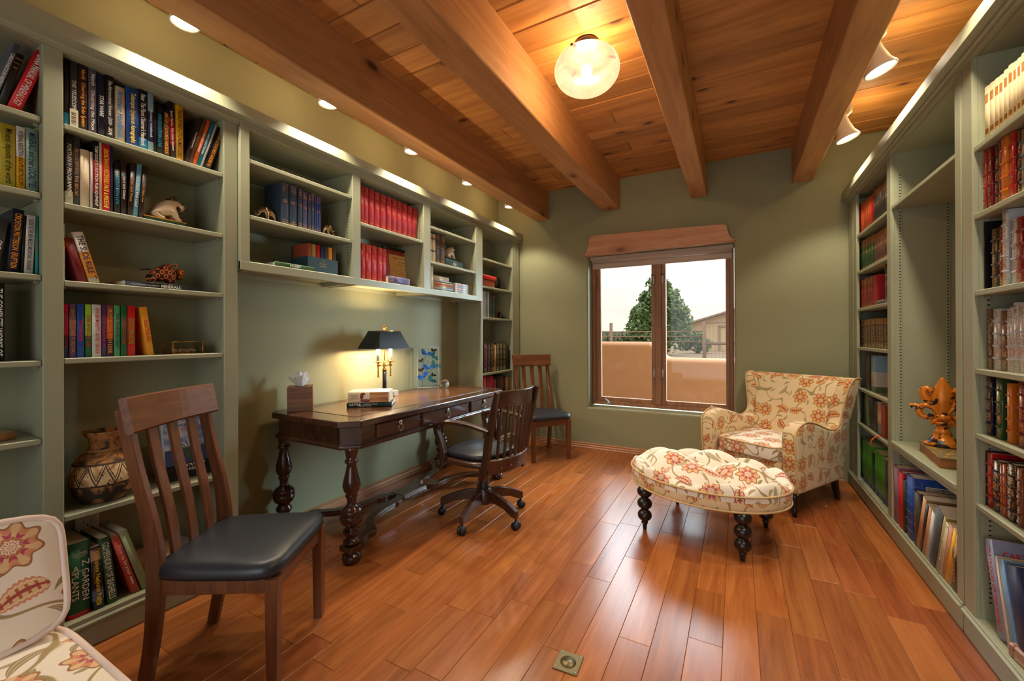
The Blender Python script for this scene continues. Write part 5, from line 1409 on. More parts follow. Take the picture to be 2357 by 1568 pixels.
text(a_z, 'ENCYCLOPEDIA OF', (.0014, 0, hA * .615), (0, 1, 0), (0, 0, 1), .05, .005, INK['white'])
np_ = child_of('black picture-covered'); text(np_, 'OF THE UNITED STATES', (.0008, -.009, .15), (0, 0, -1), (0, 1, 0), .09, .004, INK['orange'])
ybord = [(-.006, .002), (.006, .002), (.006, .020), (-.006, .020)]
MB().box(-.0005, .0012, -.007, -.0052, .02, .042).box(-.0005, .0012, .0052, .007, .02, .042).box(-.0005, .0012, -.007, .007, .02, .022).box(-.0005, .0012, -.007, .007, .040, .042).build('logo_border', INK['yellow'], np_)
tl = child_of('charcoal grey with white'); MB().box(-.001, .0011, -.012, .012, .006, .075).build('barcode_label', M_PAGE, tl)
bb_ = MB()
for i in range(10): bb_.box(-.001, .0014, -.008, .006, .015 + i * .0052, .015 + i * .0052 + (.0015 + .001 * (i % 3)))
bb_.build('barcode', INK['black'], tl, kind='stuff')
ct_ = child_of('lavender grey leaning')
for s_, z in (('CARTRIDGES', .295), ('OF THE WORLD', .262)): text(ct_, s_, (-.10, max(v.co.y for v in ct_.data.vertices) + .0006, z), (-1, 0, 0), (0, 0, 1), .15, .024, INK['red'], bold=.02)
st_ = child_of('thick royal blue')
ymx = max(v.co.y for v in st_.data.vertices) + .0006
bb_ = MB()
for z in (.05, .10, .15, .20, .25, .30): bb_.box(-.21, -.004, ymx - .0006, ymx, z, z + .0012).box(.0, .0006, -ymx + .002, ymx - .002, z, z + .0012)
for x_ in (-.04, -.10, -.16): bb_.box(x_, x_ + .0012, ymx - .0006, ymx, .01, .33)
bb_.build('cover_grid', newmat('grid_line', L(130, 165, 215), .5)[0], st_, kind='stuff')
for s_, z in (('STOCKMEN\'S', .298), ('HANDBOOK', .262)):
    MB().box(-.165, -.055, ymx, ymx + .0005, z - .011, z + .011).build('label_patch', M_PAGE, st_)
    text(st_, s_, (-.11, ymx + .0009, z), (-1, 0, 0), (0, 0, 1), .10, .014, INK['navy'], bold=.02)

# ================================================================== lying books
def lying(label, xs, yc, z, ln, thick, depth, st, col, title=None, tc='white', rz=0., cat='book', group=None, name='book'):
    """book lying flat, spine towards the room (+x)"""
    o = book(thick, ln, depth, st, col, title, tc, name)
    M4 = Matrix.Translation((xs, yc, z + thick / 2)) @ Matrix.Rotation(rz, 4, 'Z') @ Matrix.Rotation(PI / 2, 4, 'X') @ Matrix.Translation((0, 0, -ln / 2))
    o.matrix_world = M4
    return tag(o, label, cat, group)
_mo = lying('flat black book of minerals lying under the patterned hippo', -2.325, .935, 1.4753, .295, .024, .22, 'p', 'nearblack', None)
text(_mo, 'MINERALS', (.0016, -.002, .13), (0, 0, -1), (0, 1, 0), .075, .013, INK['white'], bold=.02); text(_mo, 'THE COMPLETE ENCYCLOPEDIA OF', (.0016, -.002, .225), (0, 0, -1), (0, 1, 0), .10, .005, INK['white'])
lying('green book lying flat beside the small boxed set of books', -2.297, 1.56, 1.6553, .25, .026, .17, 'h', 'forest2', 'HOBBIT', 'white')
lying('dark violet-blue reference book lying in front of the diploma', -2.300, 2.43, 1.6553, .228, .056, .12, 'g', 'indigo')
lying('dark green slipcased book lying under the spotted dog', -2.335, 3.19, 1.8953, .27, .070, .20, 'h', 'slateteal', 'AGA', 'gold')
stk = [('white', 'palegrey', .29, .012), ('pale', 'lightblue', .27, .008), ('white', 'palegrey', .275, .014), ('lilac', 'rosegrey', .27, .022), ('orange', 'orange', .265, .012), ('orange-edged white', 'cream', .262, .012), ('dark', 'charcoal', .25, .006), ('white', 'palegrey', .252, .010)]
zz = 1.6553
for i, (w_, col, ln, th) in enumerate(stk):
    lying(f'{w_} book lying flat, {ORD[i]} from the bottom of the left stack', -2.345, 2.905 + ln / 2, zz, ln, th, .20, 'p', col, group='stack of flat books in the third cabinet bay'); zz += th + .0004
lying('thick cream block of papers on top of the left cabinet stack', -2.36, 2.905 + .115, zz, .23, .040, .16, 'p', 'cream', cat='book', group='stack of flat books in the third cabinet bay')
zz = 1.6553
for i, (col) in enumerate(('bottle', 'navy', 'red', 'blue', 'rose')):
    th = .0205
    o = lying(f'paperback lying flat with {["dark green", "navy", "red", "blue", "rose"][i]} spine label, {ORD[i]} from the bottom of the right stack', -2.345, 3.375, zz, .33, th, .18, 'p', 'palegrey', group='stack of paperbacks in the third cabinet bay')
    MB().box(-.002, .0011, -th / 2 + .001, th / 2 - .001, .235, .285).build('spine_label', covermat(col, 'p'), o); MB().box(-.002, .0009, -th / 2 + .001, th / 2 - .001, .29, .328).build('spine_foot', covermat('tan', 'p'), o)
    zz += th + .0004
lying('large red book lying on the gilt red set in the narrow bookcase', -2.325, 3.815, 1.8555, .27, .045, .20, 'h', 'red', group='red books in the narrow bookcase')
o = lying('small gilt red boxed set lying under the large red book', -2.335, 3.805, 1.7763, .24, .078, .17, 'g', 'crimson', group='red books in the narrow bookcase')
for i in range(7):
    MB().box(-.004, .003, -.034, .034, .012 + i * .031, .036 + i * .031, .002).build('volume_spine', covermat('rustgold', 'h'), o)
lying('pale wooden-looking flat book on the lowest visible far-left shelf', -2.36, .36, .8705, .26, .028, .20, 'h', 'tan', rz=.15)
lying('thin tan booklet under the flat book in the far-left bay', -2.33, .33, .5006, .22, .010, .16, 'p', 'tan')
lying('dark old book at the bottom of the small stack behind the chair', -2.335, .945, .1285, .20, .04, .16, 'h', 'umber', group='small stack behind the foreground chair')
lying('mustard brown book in the middle of the small stack behind the chair', -2.34, .94, .1690, .21, .04, .16, 'h', 'ochre', group='small stack behind the foreground chair')
lying('pink-edged magazine on top of the small stack behind the chair', -2.345, .96, .2095, .22, .030, .17, 'p', 'rosegrey', group='small stack behind the foreground chair')
# desk books (turned towards the room corner)
d2 = math.atan2(-.8, .6) + 0
def at_desk(label, cx, cy, z, ln, th, dp, st, col, title, tc, rz):
    o = book(th, ln, dp, st, col, title, tc)
    o.matrix_world = Matrix.Translation((cx, cy, z + th / 2)) @ Matrix.Rotation(rz, 4, 'Z') @ Matrix.Rotation(PI / 2, 4, 'X') @ Matrix.Translation((0, 0, -ln / 2))
    return tag(o, label, 'book', 'books on the desk')
o = at_desk('dark green cattle book lying on the desk under the tan book', -2.125, 1.957, .7866, .285, .030, .20, 'h', 'bottle', None, None, d2)
text(o, 'CATTLE', (.0012, .004, .232), (0, 0, -1), (0, 1, 0), .070, .014, INK['white'], bold=.02); text(o, 'A HANDBOOK TO THE BREEDS', (.0012, .006, .135), (0, 0, -1), (0, 1, 0), .09, .006, INK['white']); text(o, 'VALERIE PORTER', (.0012, -.006, .17), (0, 0, -1), (0, 1, 0), .08, .006, INK['white'])
o = at_desk('thick tan and cream livestock book lying on the green cattle book', -2.128, 1.955, .8170, .262, .070, .175, 'p', 'cream', None, None, d2)
for s_, y in (('MACDONALD', .015), ('CROPS &', .004), ('LIVESTOCK', -.007)): text(o, s_, (.0030, y, .222), (0, 0, -1), (0, 1, 0), .055 if len(s_) > 7 else .038, .008, INK['black'])
MB().box(-.004, .0040, -.033, .033, .008, .125, .001).build('wood_picture', wood('picture_wood', L(120, 60, 25), L(215, 150, 80), 2, .5, 0, .3, 20.), o)
b = MB(); b.sphere((.002, -.020, .150), .03, 14, 8, (.12, .35, 1.1)).sphere((.002, .008, .176), .02, 12, 8, (.15, 1.05, .5)).sphere((.002, .024, .164), .010, 10, 6, (.2, .8, 1.2)); b.build('rooster_picture', covermat('maroon', 'p'), o)
# ================================================================== leather slipcase set
t = thing('boxed_set', 'blue-green slipcase holding seven small books beside the green flat book', 'box', (-2.335, 1.775, 1.655))
M_SLIP = paint('slipcase', L(48, 78, 84), .5, .08)
b = MB().box(-.165, 0, -.110, -.107, 0, .098).box(-.165, 0, .107, .110, 0, .098).box(-.165, 0, -.107, .107, 0, .003).box(-.165, -.162, -.107, .107, .003, .17).box(-.003, 0, -.107, .107, .003, .098)
o = b.build('slipcase', M_SLIP, t)
for s_, z in (('THE', .080), ('POCKET', .062), ('LIBRARY', .046)): text(o, s_, (.0006, 0, z), (0, 1, 0), (0, 0, 1), .05 if s_ != 'THE' else .016, .009, INK['gold'])
for i, col in enumerate(('rust', 'khaki', 'red2', 'navy', 'umber', 'amber', 'umber2')):
    o = book(.0275, .175, .15, 'h', col); o.location = (-2.335 - .006, 1.775 - .105 + .015 + i * .030, 1.6585)
    tag(o, f'small {["rust", "olive green", "red", "navy", "dark brown", "amber", "brown"][i]} book, {ORD[i]} from the left in the slipcase', 'book', 'small books in the slipcase')

# ================================================================== ornaments
def ceramic(name, c, rough=.18): return newmat(name, c, rough, **{'Coat Weight': .4})[0]
M_PORC = ceramic('cream_porcelain', L(205, 180, 150)); M_PATCH = ceramic('brown_patch', L(60, 30, 18)); M_GRB = ceramic('green_glaze', L(22, 58, 44)); M_GOLD = newmat('gold_leaf', L(200, 150, 60), .3, .9)[0]
def bulldog(label, loc, k, rz=0., base=True, group=None):
    t = thing('dog_figurine', label, 'figurine', loc, rz, group)
    zb = .0
    if base:
        MB().box(-.055 * k, .055 * k, -.115 * k, .10 * k, 0, .032 * k, .003).build('base', M_GRB, t); MB().box(-.056 * k, .056 * k, -.116 * k, .101 * k, .028 * k, .035 * k, .002).build('gilt_edge', M_GOLD, t); zb = .034 * k
    S_ = lambda x, y, z, r: (x * k, y * k, z * k + zb, r * k)
    j = [S_(0, -.06, .05, .050), S_(0, -.01, .068, .050), S_(0, .035, .082, .048), S_(0, .055, .108, .043), S_(0, .085, .100, .032), S_(0, .108, .086, .022),
         S_(.035, -.055, .028, .026), S_(.040, -.03, .008, .013), S_(.042, -.005, .006, .011), S_(-.035, -.055, .028, .026), S_(-.04, -.03, .008, .013), S_(-.042, -.005, .006, .011),
         S_(.034, .045, .045, .020), S_(.036, .06, .012, .014), S_(.036, .082, .006, .012), S_(-.034, .045, .045, .020), S_(-.036, .06, .012, .014), S_(-.036, .082, .006, .012)]
    skin('body', j, [(0, 1), (1, 2), (2, 3), (3, 4), (4, 5), (0, 6), (6, 7), (7, 8), (0, 9), (9, 10), (10, 11), (2, 12), (12, 13), (13, 14), (2, 15), (15, 16), (16, 17)], M_PORC, t)
    for s in (1, -1):
        MB().sphere((s * .030 * k, .045 * k, .140 * k + zb), .020 * k, 12, 8, (.5, .9, .7)).build('ear', M_PATCH, t)
        MB().sphere((s * .030 * k, .090 * k, .118 * k + zb), .006 * k, 8, 6).build('eye', newmat('eye_black', (.01, .01, .01), .1)[0], t)
    MB().sphere((.036 * k, .062 * k, .075 * k + zb), .018 * k, 12, 8, (.6, .9, 1.2)).build('patch', M_PATCH, t)
    MB().sphere((0, .127 * k, .094 * k + zb), .009 * k, 8, 6, (1.3, .7, .8)).build('nose', M_PATCH, t)
    return t
bulldog('cream porcelain bulldog with brown patches on a green base, tall bookcase', (-2.40, .952, 1.7805), .78)
bulldog('small brown-and-white spotted dog sitting on the dark green slipcased book', (-2.41, 3.19, 1.966), .80, 0., True)
# patterned hippo
M_PAT, tP, bP = newmat('mosaic_hippo', L(70, 32, 18), .5)
vo = node(tP, 'ShaderNodeTexVoronoi', voronoi_dimensions='2D', i_Scale=52., i_Randomness=0.); tcn = node(tP, 'ShaderNodeTexCoord'); sy_ = node(tP, 'ShaderNodeSeparateXYZ'); cy_ = node(tP, 'ShaderNodeCombineXYZ')
tP.links.new(tcn.outputs['Object'], sy_.inputs[0]); hy, hz = N(tP, sy_.outputs[1]), N(tP, sy_.outputs[2]); lnk(tP, hy * .7 + hz * .7, cy_.inputs[0]); lnk(tP, hy * .7 - hz * .7, cy_.inputs[1]); tP.links.new(cy_.outputs[0], vo.inputs[0]); d = N(tP, vo.outputs['Distance'])
lnk(tP, mixc(tP, d.lt(.42) * d.gt(.20), L(64, 32, 18), L(235, 120, 65)), bP.inputs['Base Color'])
M_ORST, tO, bO = newmat('orange_stripes', L(215, 130, 30), .4); w_ = node(tO, 'ShaderNodeTexWave', i_Scale=55., i_Distortion=3.); tO.links.new(node(tO, 'ShaderNodeTexCoord').outputs['Object'], w_.inputs[0]); lnk(tO, mixc(tO, N(tO, w_.outputs[1]).gt(.6), L(215, 130, 30), L(70, 30, 15)), bO.inputs['Base Color'])
t = thing('hippo_figurine', 'brown patterned hippo figurine with orange snout standing on the black minerals book', 'figurine', (-2.42, .955, 1.5000))
j = [(0, -.028, .042, .034), (0, .005, .045, .036), (0, .030, .043, .030), (0, .046, .046, .024)]
for s in (1, -1):
    for y in (-.035, .028): j += [(s * .019, y, .026, .013), (s * .020, y, .006, .012)]
skin('body', j, [(0, 1), (1, 2), (2, 3), (0, 4), (4, 5), (2, 6), (6, 7), (0, 8), (8, 9), (2, 10), (10, 11)], M_PAT, t)
MB().sphere((0, .066, .048), .020, 14, 10, (1, .9, .75)).sphere((0, .064, .030), .015, 12, 8, (1, .9, .5)).build('snout', M_ORST, t)
MB().tube([(0, -.040, .050), (0, -.066, .046), (0, -.080, .043)], .0025, 6).build('tail', M_PATCH, t)
for s in (1, -1): MB().sphere((s * .016, .044, .070), .007, 8, 6, (.6, .8, 1.2)).build('ear', M_PAT, t)
t.scale = (1.3, 1.12, 1.42)
# glass box with shells
t = thing('glass_box', 'small brass-framed glass box of shells on the shelf of bright thrillers', 'box', (-2.385, 1.028, 1.1705))
M_BRASS = newmat('brass', L(190, 140, 60), .3, .9)[0]
b = MB()
for x in (-.045, .045):
    for z in (.001, .058): b.tube([(x, -.062, z), (x, .062, z)], .0022, 6)
    for y in (-.062, .062): b.tube([(x, y, 0), (x, y, .06)], .0022, 6)
for y in (-.062, .062):
    for z in (.001, .058): b.tube([(-.045, y, z), (.045, y, z)], .0022, 6)
b.build('frame', M_BRASS, t)
MB().box(-.044, .044, -.061, .061, .003, .056).build('glass', M_PANE, t); MB().box(-.043, .043, -.06, .06, .0015, .003).build('base_plate', M_BRASS, t)
b = MB(); rs = random.Random(6); M_SHELL = paint('shells', L(215, 175, 140), .5, .3)
for i in range(26): b.sphere((rs.uniform(-.03, .03), rs.uniform(-.048, .048), .010 + rs.random() * .010), rs.uniform(.006, .010), 8, 5, (1, 1.2, .7))
b.build('shells', M_SHELL, t, kind='stuff')
# vase
M_VASE, tV, bV = newmat('rustic_clay', L(190, 150, 100), .85)
v = tex(tV, rnd=False); n1 = noise(tV, v, 16., 5., 1.); n2 = noise(tV, v, 70., 3.)
tcn = node(tV, 'ShaderNodeTexCoord'); sx = node(tV, 'ShaderNodeSeparateXYZ'); tV.links.new(tcn.outputs['Object'], sx.inputs[0]); zz_ = N(tV, sx.outputs[2]); an = N(tV, sx.outputs[1]).op('ARCTAN2', N(tV, sx.outputs[0]))
zig = ((an * 1.9).op('PINGPONG', .5) * .15 + .085 - zz_)
inb = zz_.gt(.085) * zz_.lt(.165)
line = (zig.op('ABSOLUTE').lt(.006) + (zig + .022).op('ABSOLUTE').lt(.004)) * inb + (zz_ - .168).op('ABSOLUTE').lt(.004) + (zz_ - .082).op('ABSOLUTE').lt(.004)
cv = mixc(tV, n1.rng(.4, .62), L(225, 190, 140), L(150, 100, 55)); cv = mixc(tV, zz_.gt(.168), cv, mixc(tV, n1.rng(.45, .6), L(175, 115, 60), L(60, 45, 35)))
cv = mixc(tV, zz_.lt(.082), cv, mixc(tV, n1.rng(.42, .55), L(170, 115, 65), L(48, 36, 30))); cv = mixc(tV, line.op('MINIMUM', 1.), cv, L(70, 50, 35))
cv = mixc(tV, n2.gt(.64), cv, L(60, 45, 35)); lnk(tV, cv, bV.inputs['Base Color']); bump(tV, bV, n2 - line * .6, .5, .004)
t = thing('clay_vase', 'rustic round clay vase with zigzag relief behind the foreground chair', 'vase', (-2.42, .748, .552))
MB().lathe([(.06, 0), (.075, .004), (.098, .035), (.110, .08), (.112, .12), (.100, .165), (.075, .198), (.050, .212), (.047, .240), (.050, .265), (.068, .290), (.070, .297), (.064, .297), (.046, .270), (.040, .22), (.0, .21)], 40).build('body', M_VASE, t)
M_ROPE = paint('raffia', L(165, 120, 70), .9, .3)
MB().tube([(.050 * math.cos(a), .050 * math.sin(a), .216) for a in [2 * PI * i / 30 for i in range(30)]], .006, 6, closed=True).build('cord', M_ROPE, t)
b = MB()
for i in range(9): b.tube([(.03, .048, .216), (.03 + rs.uniform(-.01, .02), .066, .226 - i * .001), (.03 + rs.uniform(-.015, .03), .078 + rs.uniform(0, .01), .212 + rs.uniform(-.012, .01))], .0012, 4)
b.build('tassel', M_ROPE, t, kind='stuff')
# flower book leaning behind the chair
t = thing('flower_book', 'large flower book standing face out behind the foreground chair', 'book', (-2.40, 1.078, .5535), 0)
t.rotation_euler = (0, -.16, 0)
MB().box(-.030, 0, -.110, .110, 0, .285, .002).build('pages', M_PAGE, t)
M_COVER, tc_, bc = newmat('flower_cover', L(120, 145, 185), .25)
tcn = node(tc_, 'ShaderNodeTexCoord'); sx = node(tc_, 'ShaderNodeSeparateXYZ'); tc_.links.new(tcn.outputs['Generated'], sx.inputs[0]); zc = N(tc_, sx.outputs[2])
sky_ = mixc(tc_, noise(tc_, tex(tc_, rnd=False, scale=(9, 9, 22)), 1., 4.).rng(.45, .65), L(110, 135, 180), L(205, 200, 205)); cc = mixc(tc_, zc.lt(.52), sky_, L(62, 70, 105)); cc = mixc(tc_, zc.lt(.26), cc, L(24, 22, 26)); lnk(tc_, cc, bc.inputs['Base Color'])
cv_ = MB().box(0, .002, -.113, .113, -.002, .288).build('front_cover', M_COVER, t); MB().box(-.032, -.030, -.113, .113, -.002, .288).box(-.032, .002, .113, .1145, -.002, .288).build('back_cover', M_COVER, t)
for s_, z, ln, k_ in (('FLOWERS OF THE', .262, .17, 'black'), ('WORLD', .240, .10, 'red'), ('ILLUSTRATED BY', .062, .11, 'white'), ('VASSILY', .042, .07, 'white')): text(cv_, s_, (.0026, 0, z), (0, 1, 0), (0, 0, 1), ln, .013, INK[k_])
b = MB(); M_STEM = newmat('print_green', L(70, 95, 60), .4)[0]
for i in range(9):
    a = -.9 + i * .22; b.sweep([(.0028, 0, .08), (.0028, a * .05, .15), (.0028, a * .10, .19 - abs(a) * .04)], .004, .0006, (0, 1, 0))
b.build('printed_leaves', M_STEM, cv_, kind='stuff'); MB().sphere((.0025, .012, .20), .02, 12, 6, (.05, .5, 1.2)).build('printed_bloom', INK['red'], cv_)
# wall outlet
t = thing('power_outlet', 'white power outlet plate on the back of the lowest tall-bookcase bay', 'outlet', (-2.5925, .742, .42))
MB().box(0, .006, -.04, .04, -.075, .075, .002).build('plate', M_WHITE, t)
b = MB()
for z in (-.04, .0, .04):
    for y in (-.012, .012): b.box(.006, .0066, y - .0012, y + .0012, z - .006, z + .006)
    b.box(.006, .0066, -.003, .003, z - .018, z - .012)
b.build('slots', M_DARK, t, kind='stuff')
# elephants
M_ELE = newmat('silvered_brass', L(175, 150, 115), .28, .8)[0]; M_JADE = paint('jade_tree', L(40, 90, 60), .35, .5)
def elephant(label, y, z, k, flip, tree_=False):
    t = thing('elephant_bookend', label, 'figurine', (-2.405, y, z), 0 if not flip else PI, 'elephant bookends on the wall cabinet shelf')
    S_ = lambda x, yy, zz, r: (x * k, yy * k, zz * k, r * k)
    MB().box(-.035 * k, .035 * k, -.07 * k, .06 * k, 0, .012 * k, .003).build('base', M_CHAIR, t)
    j = [S_(0, -.022, .070, .026), S_(0, .008, .072, .025), S_(0, .034, .082, .019), S_(0, .050, .068, .010), S_(0, .060, .046, .007), S_(0, .072, .040, .006), S_(0, .080, .052, .005)]
    for s in (1, -1):
        for yy in (-.032, .014): j += [S_(s * .014, yy, .045, .011), S_(s * .015, yy, .016, .010)]
    skin('body', j, [(0, 1), (1, 2), (2, 3), (3, 4), (4, 5), (5, 6), (0, 7), (7, 8), (1, 9), (9, 10), (0, 11), (11, 12), (1, 13), (13, 14)], M_ELE, t)
    for s in (1, -1):
        MB().sphere((s * .022 * k, .024 * k, .080 * k), .017 * k, 12, 8, (.25, .8, 1.1)).build('ear', M_ELE, t)
        MB().tube([(s * .010 * k, .046 * k, .064 * k), (s * .013 * k, .062 * k, .060 * k), (s * .013 * k, .072 * k, .068 * k)], [.003 * k, .0025 * k, .001 * k], 6).build('tusk', M_PORC, t)
    if tree_:
        b = MB()
        for i in range(7): b.sphere((.0, -.058 * k + rs.uniform(-.008, .008), (.03 + i * .013) * k), .014 * k, 8, 6)
        b.build('jade_tree', M_JADE, t)
    return t
elephant('silvery elephant bookend left of the slate-blue books with a green tree', 1.462, 1.9055, .98, True, True)
elephant('silvery elephant bookend right of the slate-blue books, trunk raised', 1.845, 1.9055, .92, False)
# dark fruit ornament
t = thing('fruit_ornament', 'dark glazed pomegranate ornament beside the green flat book', 'ornament', (-2.46, 1.52, 1.6555))
MB().lathe([(0, 0), (.012, .001), (.024, .012), (.026, .024), (.020, .038), (.008, .045), (.004, .047)], 20).build('fruit', ceramic('dark_glaze', L(45, 28, 20)), t)
MB().tube([(0, 0, .044), (.003, .004, .06), (0, .012, .066)], .003, 6).build('stem', M_DARK, t); MB().sphere((.0, .016, .058), .012, 8, 6, (.3, 1, .5)).build('leaf', ceramic('leaf_glaze', L(60, 55, 35)), t)
# diploma
t = thing('framed_diploma', 'framed diploma with a red mat leaning behind the violet-blue book', 'picture', (-2.47, 2.665, 1.6555), 0); t.rotation_euler = (0, -.12, 0)
M_FRM = newmat('black_frame', (.012, .010, .009), .3)[0]
for a in ((-.215, -.195, 0, .33), (.195, .215, 0, .33), (-.195, .195, 0, .02), (-.195, .195, .31, .33)): MB().box(-.008, .014, a[0], a[1], a[2], a[3], .003).build('frame', M_FRM, t)
MB().box(-.006, .002, -.195, .195, .02, .31).build('mat', paint('red_mat', L(188, 70, 60), .8, .05), t)
pp = MB().box(.002, .003, -.155, .155, .055, .275).build('paper', paint('parchment', L(225, 180, 115), .8, .05), t)
text(pp, 'Texas Tech University', (.0036, 0, .248), (0, 1, 0), (0, 0, 1), .23, .018, INK['black'])
for i, (ln, h_) in enumerate(((.10, .008), (.17, .007), (.26, .004), (.27, .004), (.25, .004), (.2, .004))): MB().box(.003, .0034, -ln / 2, ln / 2, .215 - i * .020, .215 - i * .020 + h_ * .5).build('script_line', INK['brown'], pp)
MB().lathe([(.016, .0034), (.0, .0034)], 18).build('seal', INK['tan'], pp, (.0002, -.01, .080), (0, PI / 2, 0))
# dark animal figurines in the narrow bookcase
M_BLK = ceramic('black_glaze', L(34, 30, 30), .22)
t = thing('cat_figurine', 'black cat figurine sitting beside the red books in the narrow bookcase', 'figurine', (-2.40, 4.165, 1.7765))
skin('body', [(0, .02, .03, .032), (0, .0, .07, .026), (0, -.022, .105, .018), (0, -.030, .128, .020), (0, -.050, .122, .010), (.02, -.04, .03, .010), (.02, -.05, .006, .009), (-.02, -.04, .03, .010), (-.02, -.05, .006, .009), (0, .06, .02, .010), (0, .075, .05, .006)], [(0, 1), (1, 2), (2, 3), (3, 4), (1, 5), (5, 6), (1, 7), (7, 8), (0, 9), (9, 10)], M_BLK, t)
for s in (1, -1): MB().lathe([(.008, 0), (.0, .018)], 8, (s * .012, -.028, .142)).build('ear', M_BLK, t)
t = thing('lion_figurine', 'low dark reclining animal figurine in the narrow bookcase', 'figurine', (-2.41, 4.19, 1.4475))
skin('body', [(0, .06, .022, .020), (0, .01, .026, .022), (0, -.035, .040, .020), (0, -.055, .060, .020), (0, -.075, .056, .012), (.018, -.06, .010, .009), (.018, -.095, .008, .008), (-.018, -.06, .010, .009), (-.018, -.095, .008, .008), (.02, .05, .010, .010), (-.02, .05, .010, .010)], [(0, 1), (1, 2), (2, 3), (3, 4), (2, 5), (5, 6), (2, 7), (7, 8), (0, 9), (0, 10)], M_BLK, t)
t = thing('red_ornament', 'tiny red ornament standing between the books and the dark reclining animal', 'ornament', (-2.40, 4.075, 1.4475)); MB().lathe([(.012, 0), (.013, .004), (.008, .03), (.012, .055), (.009, .085), (.0, .092)], 12).build('body', paint('red_clay', L(120, 45, 32), .5, .2), t)

# ================================================================== things on the desk
t = thing('tissue_box', 'square walnut tissue box cover with a white tissue on the desk', 'tissue box', (-2.461, 1.702, .7856), math.radians(-38))
M_TB = wood('tissue_walnut', (.115, .045, .020), (.28, .125, .058), 1, .45, .15, 0, 16., 0, .06)
MB().box(-.069, .069, -.072, .072, 0, .046, .001).build('lower_board', M_TB, t); MB().box(-.069, .069, -.072, .072, .0463, .150, .001).build('upper_board', M_TB, t)
MB().lathe([(.036, .1502), (.03, .1506), (0, .1506)], 20).build('opening', M_DARK, t)
M_TIS = newmat('tissue_paper', (.78, .77, .75), .9)[0]
b = MB(); n = 14; vs = []; fs = []
for i in range(n + 1):
    for k in range(24):
        a = 2 * PI * k / 24; q = i / n; r = .012 + .040 * q ** .8 * (1 + .35 * math.sin(3 * a + 1)) + .010 * math.sin(7 * a) * q
        vs.append((r * math.cos(a) * .55, r * math.sin(a) * 1.05, .146 + .078 * q * (1 + .30 * math.sin(2 * a + .6)) - .02 * q * q * (math.cos(3 * a) > .2)))
for i in range(n):
    for k in range(24): l = (k + 1) % 24; fs.append([i * 24 + k, i * 24 + l, (i + 1) * 24 + l, (i + 1) * 24 + k])
b.add(vs, fs, True); b.build('tissue', M_TIS, t, fix=False)
# bouillotte lamp
t = thing('desk_lamp', 'two-candle brass desk lamp with a black tole shade', 'lamp', (-2.40, 2.363, .7866), 0)
M_LBR = newmat('lamp_brass', L(205, 150, 75), .25, .9)[0]; M_TOLE = newmat('black_tole', (.010, .013, .018), .35)[0]; M_CAND = newmat('candle_sleeve', L(245, 232, 200), .5)[0]
MB().lathe([(.075, 0), (.078, .006), (.070, .014), (.030, .022), (.016, .036), (.014, .05)], 28).build('base', M_LBR, t)
MB().lathe([(.016, .045), (.016, .205)], 20).build('column', M_TOLE, t); MB().lathe([(.019, .203), (.016, .214), (.009, .222), (.012, .236), (.016, .245), (.010, .258), (.012, .268), (.0, .276)], 20).build('capital', M_LBR, t)
for s in (1, -1):
    MB().tube([(0, 0, .242), (0, s * .064, .242)], .006, 8).tube([(0, s * .064, .262), (0, s * .064, .165)], [.007, .0045], 8).sphere((0, s * .064, .160), .009, 10, 8).lathe([(.010, .236), (.010, .252), (.008, .266)], 14, (0, s * .064, 0)).build('arm', M_LBR, t)
    MB().lathe([(.006, .264), (.028, .270), (.029, .274), (.010, .276)], 20, (0, s * .064, 0)).build('drip_pan', M_LBR, t)
    MB().lathe([(.0125, .272), (.0125, .372), (.0, .372)], 16, (0, s * .064, 0)).build('candle', M_CAND, t)
    MB().sphere((0, s * .064, .405), .017, 12, 8, (1, 1, 1.5)).build('bulb', glow('warm_bulb', (1., .78, .45), 30.), t)
    light('desk_lamp_light', 'POINT', (-2.40, 2.363 + s * .064, .7866 + .405), 36, (1., .72, .40), shadow_soft_size=.022)
zb_, zt_ = .372, .506; hb = (.115, .160); ht = (.062, .105)
for nm, q in (('shade_panel', ((1, -1), (1, 1))), ('shade_panel', ((1, 1), (-1, 1))), ('shade_panel', ((-1, 1), (-1, -1))), ('shade_panel', ((-1, -1), (1, -1)))):
    (a0, b0), (a1, b1) = q
    P0 = [Vector((a0 * hb[0], b0 * hb[1], zb_)), Vector((a1 * hb[0], b1 * hb[1], zb_)), Vector((a1 * ht[0], b1 * ht[1], zt_)), Vector((a0 * ht[0], b0 * ht[1], zt_))]
    nn = (P0[1] - P0[0]).cross(P0[3] - P0[0]).normalized() * -.002
    b = MB(); b.add([tuple(p) for p in P0] + [tuple(p + nn) for p in P0], [[0, 1, 2, 3], [7, 6, 5, 4], [0, 4, 5, 1], [1, 5, 6, 2], [2, 6, 7, 3], [3, 7, 4, 0]]); b.build(nm, M_TOLE, t)
b = MB().tube([(s_[0] * ht[0], s_[1] * ht[1], zt_) for s_ in ((1, -1), (1, 1), (-1, 1), (-1, -1))], .003, 6, closed=True); b.build('gilt_rim', M_LBR, t)
MB().tube([(0, 0, .27), (0, 0, .51)], .003, 6).build('rod', M_LBR, t); MB().lathe([(.010, .505), (.006, .512), (.012, .522), (.016, .534), (.010, .548), (.0, .552)], 16).build('finial', M_LBR, t)
b = MB().tube([(-ht[0], 0, zt_), (ht[0], 0, zt_)], .002, 6).tube([(0, -ht[1], zt_), (0, ht[1], zt_)], .002, 6); b.build('spider', M_LBR, t)
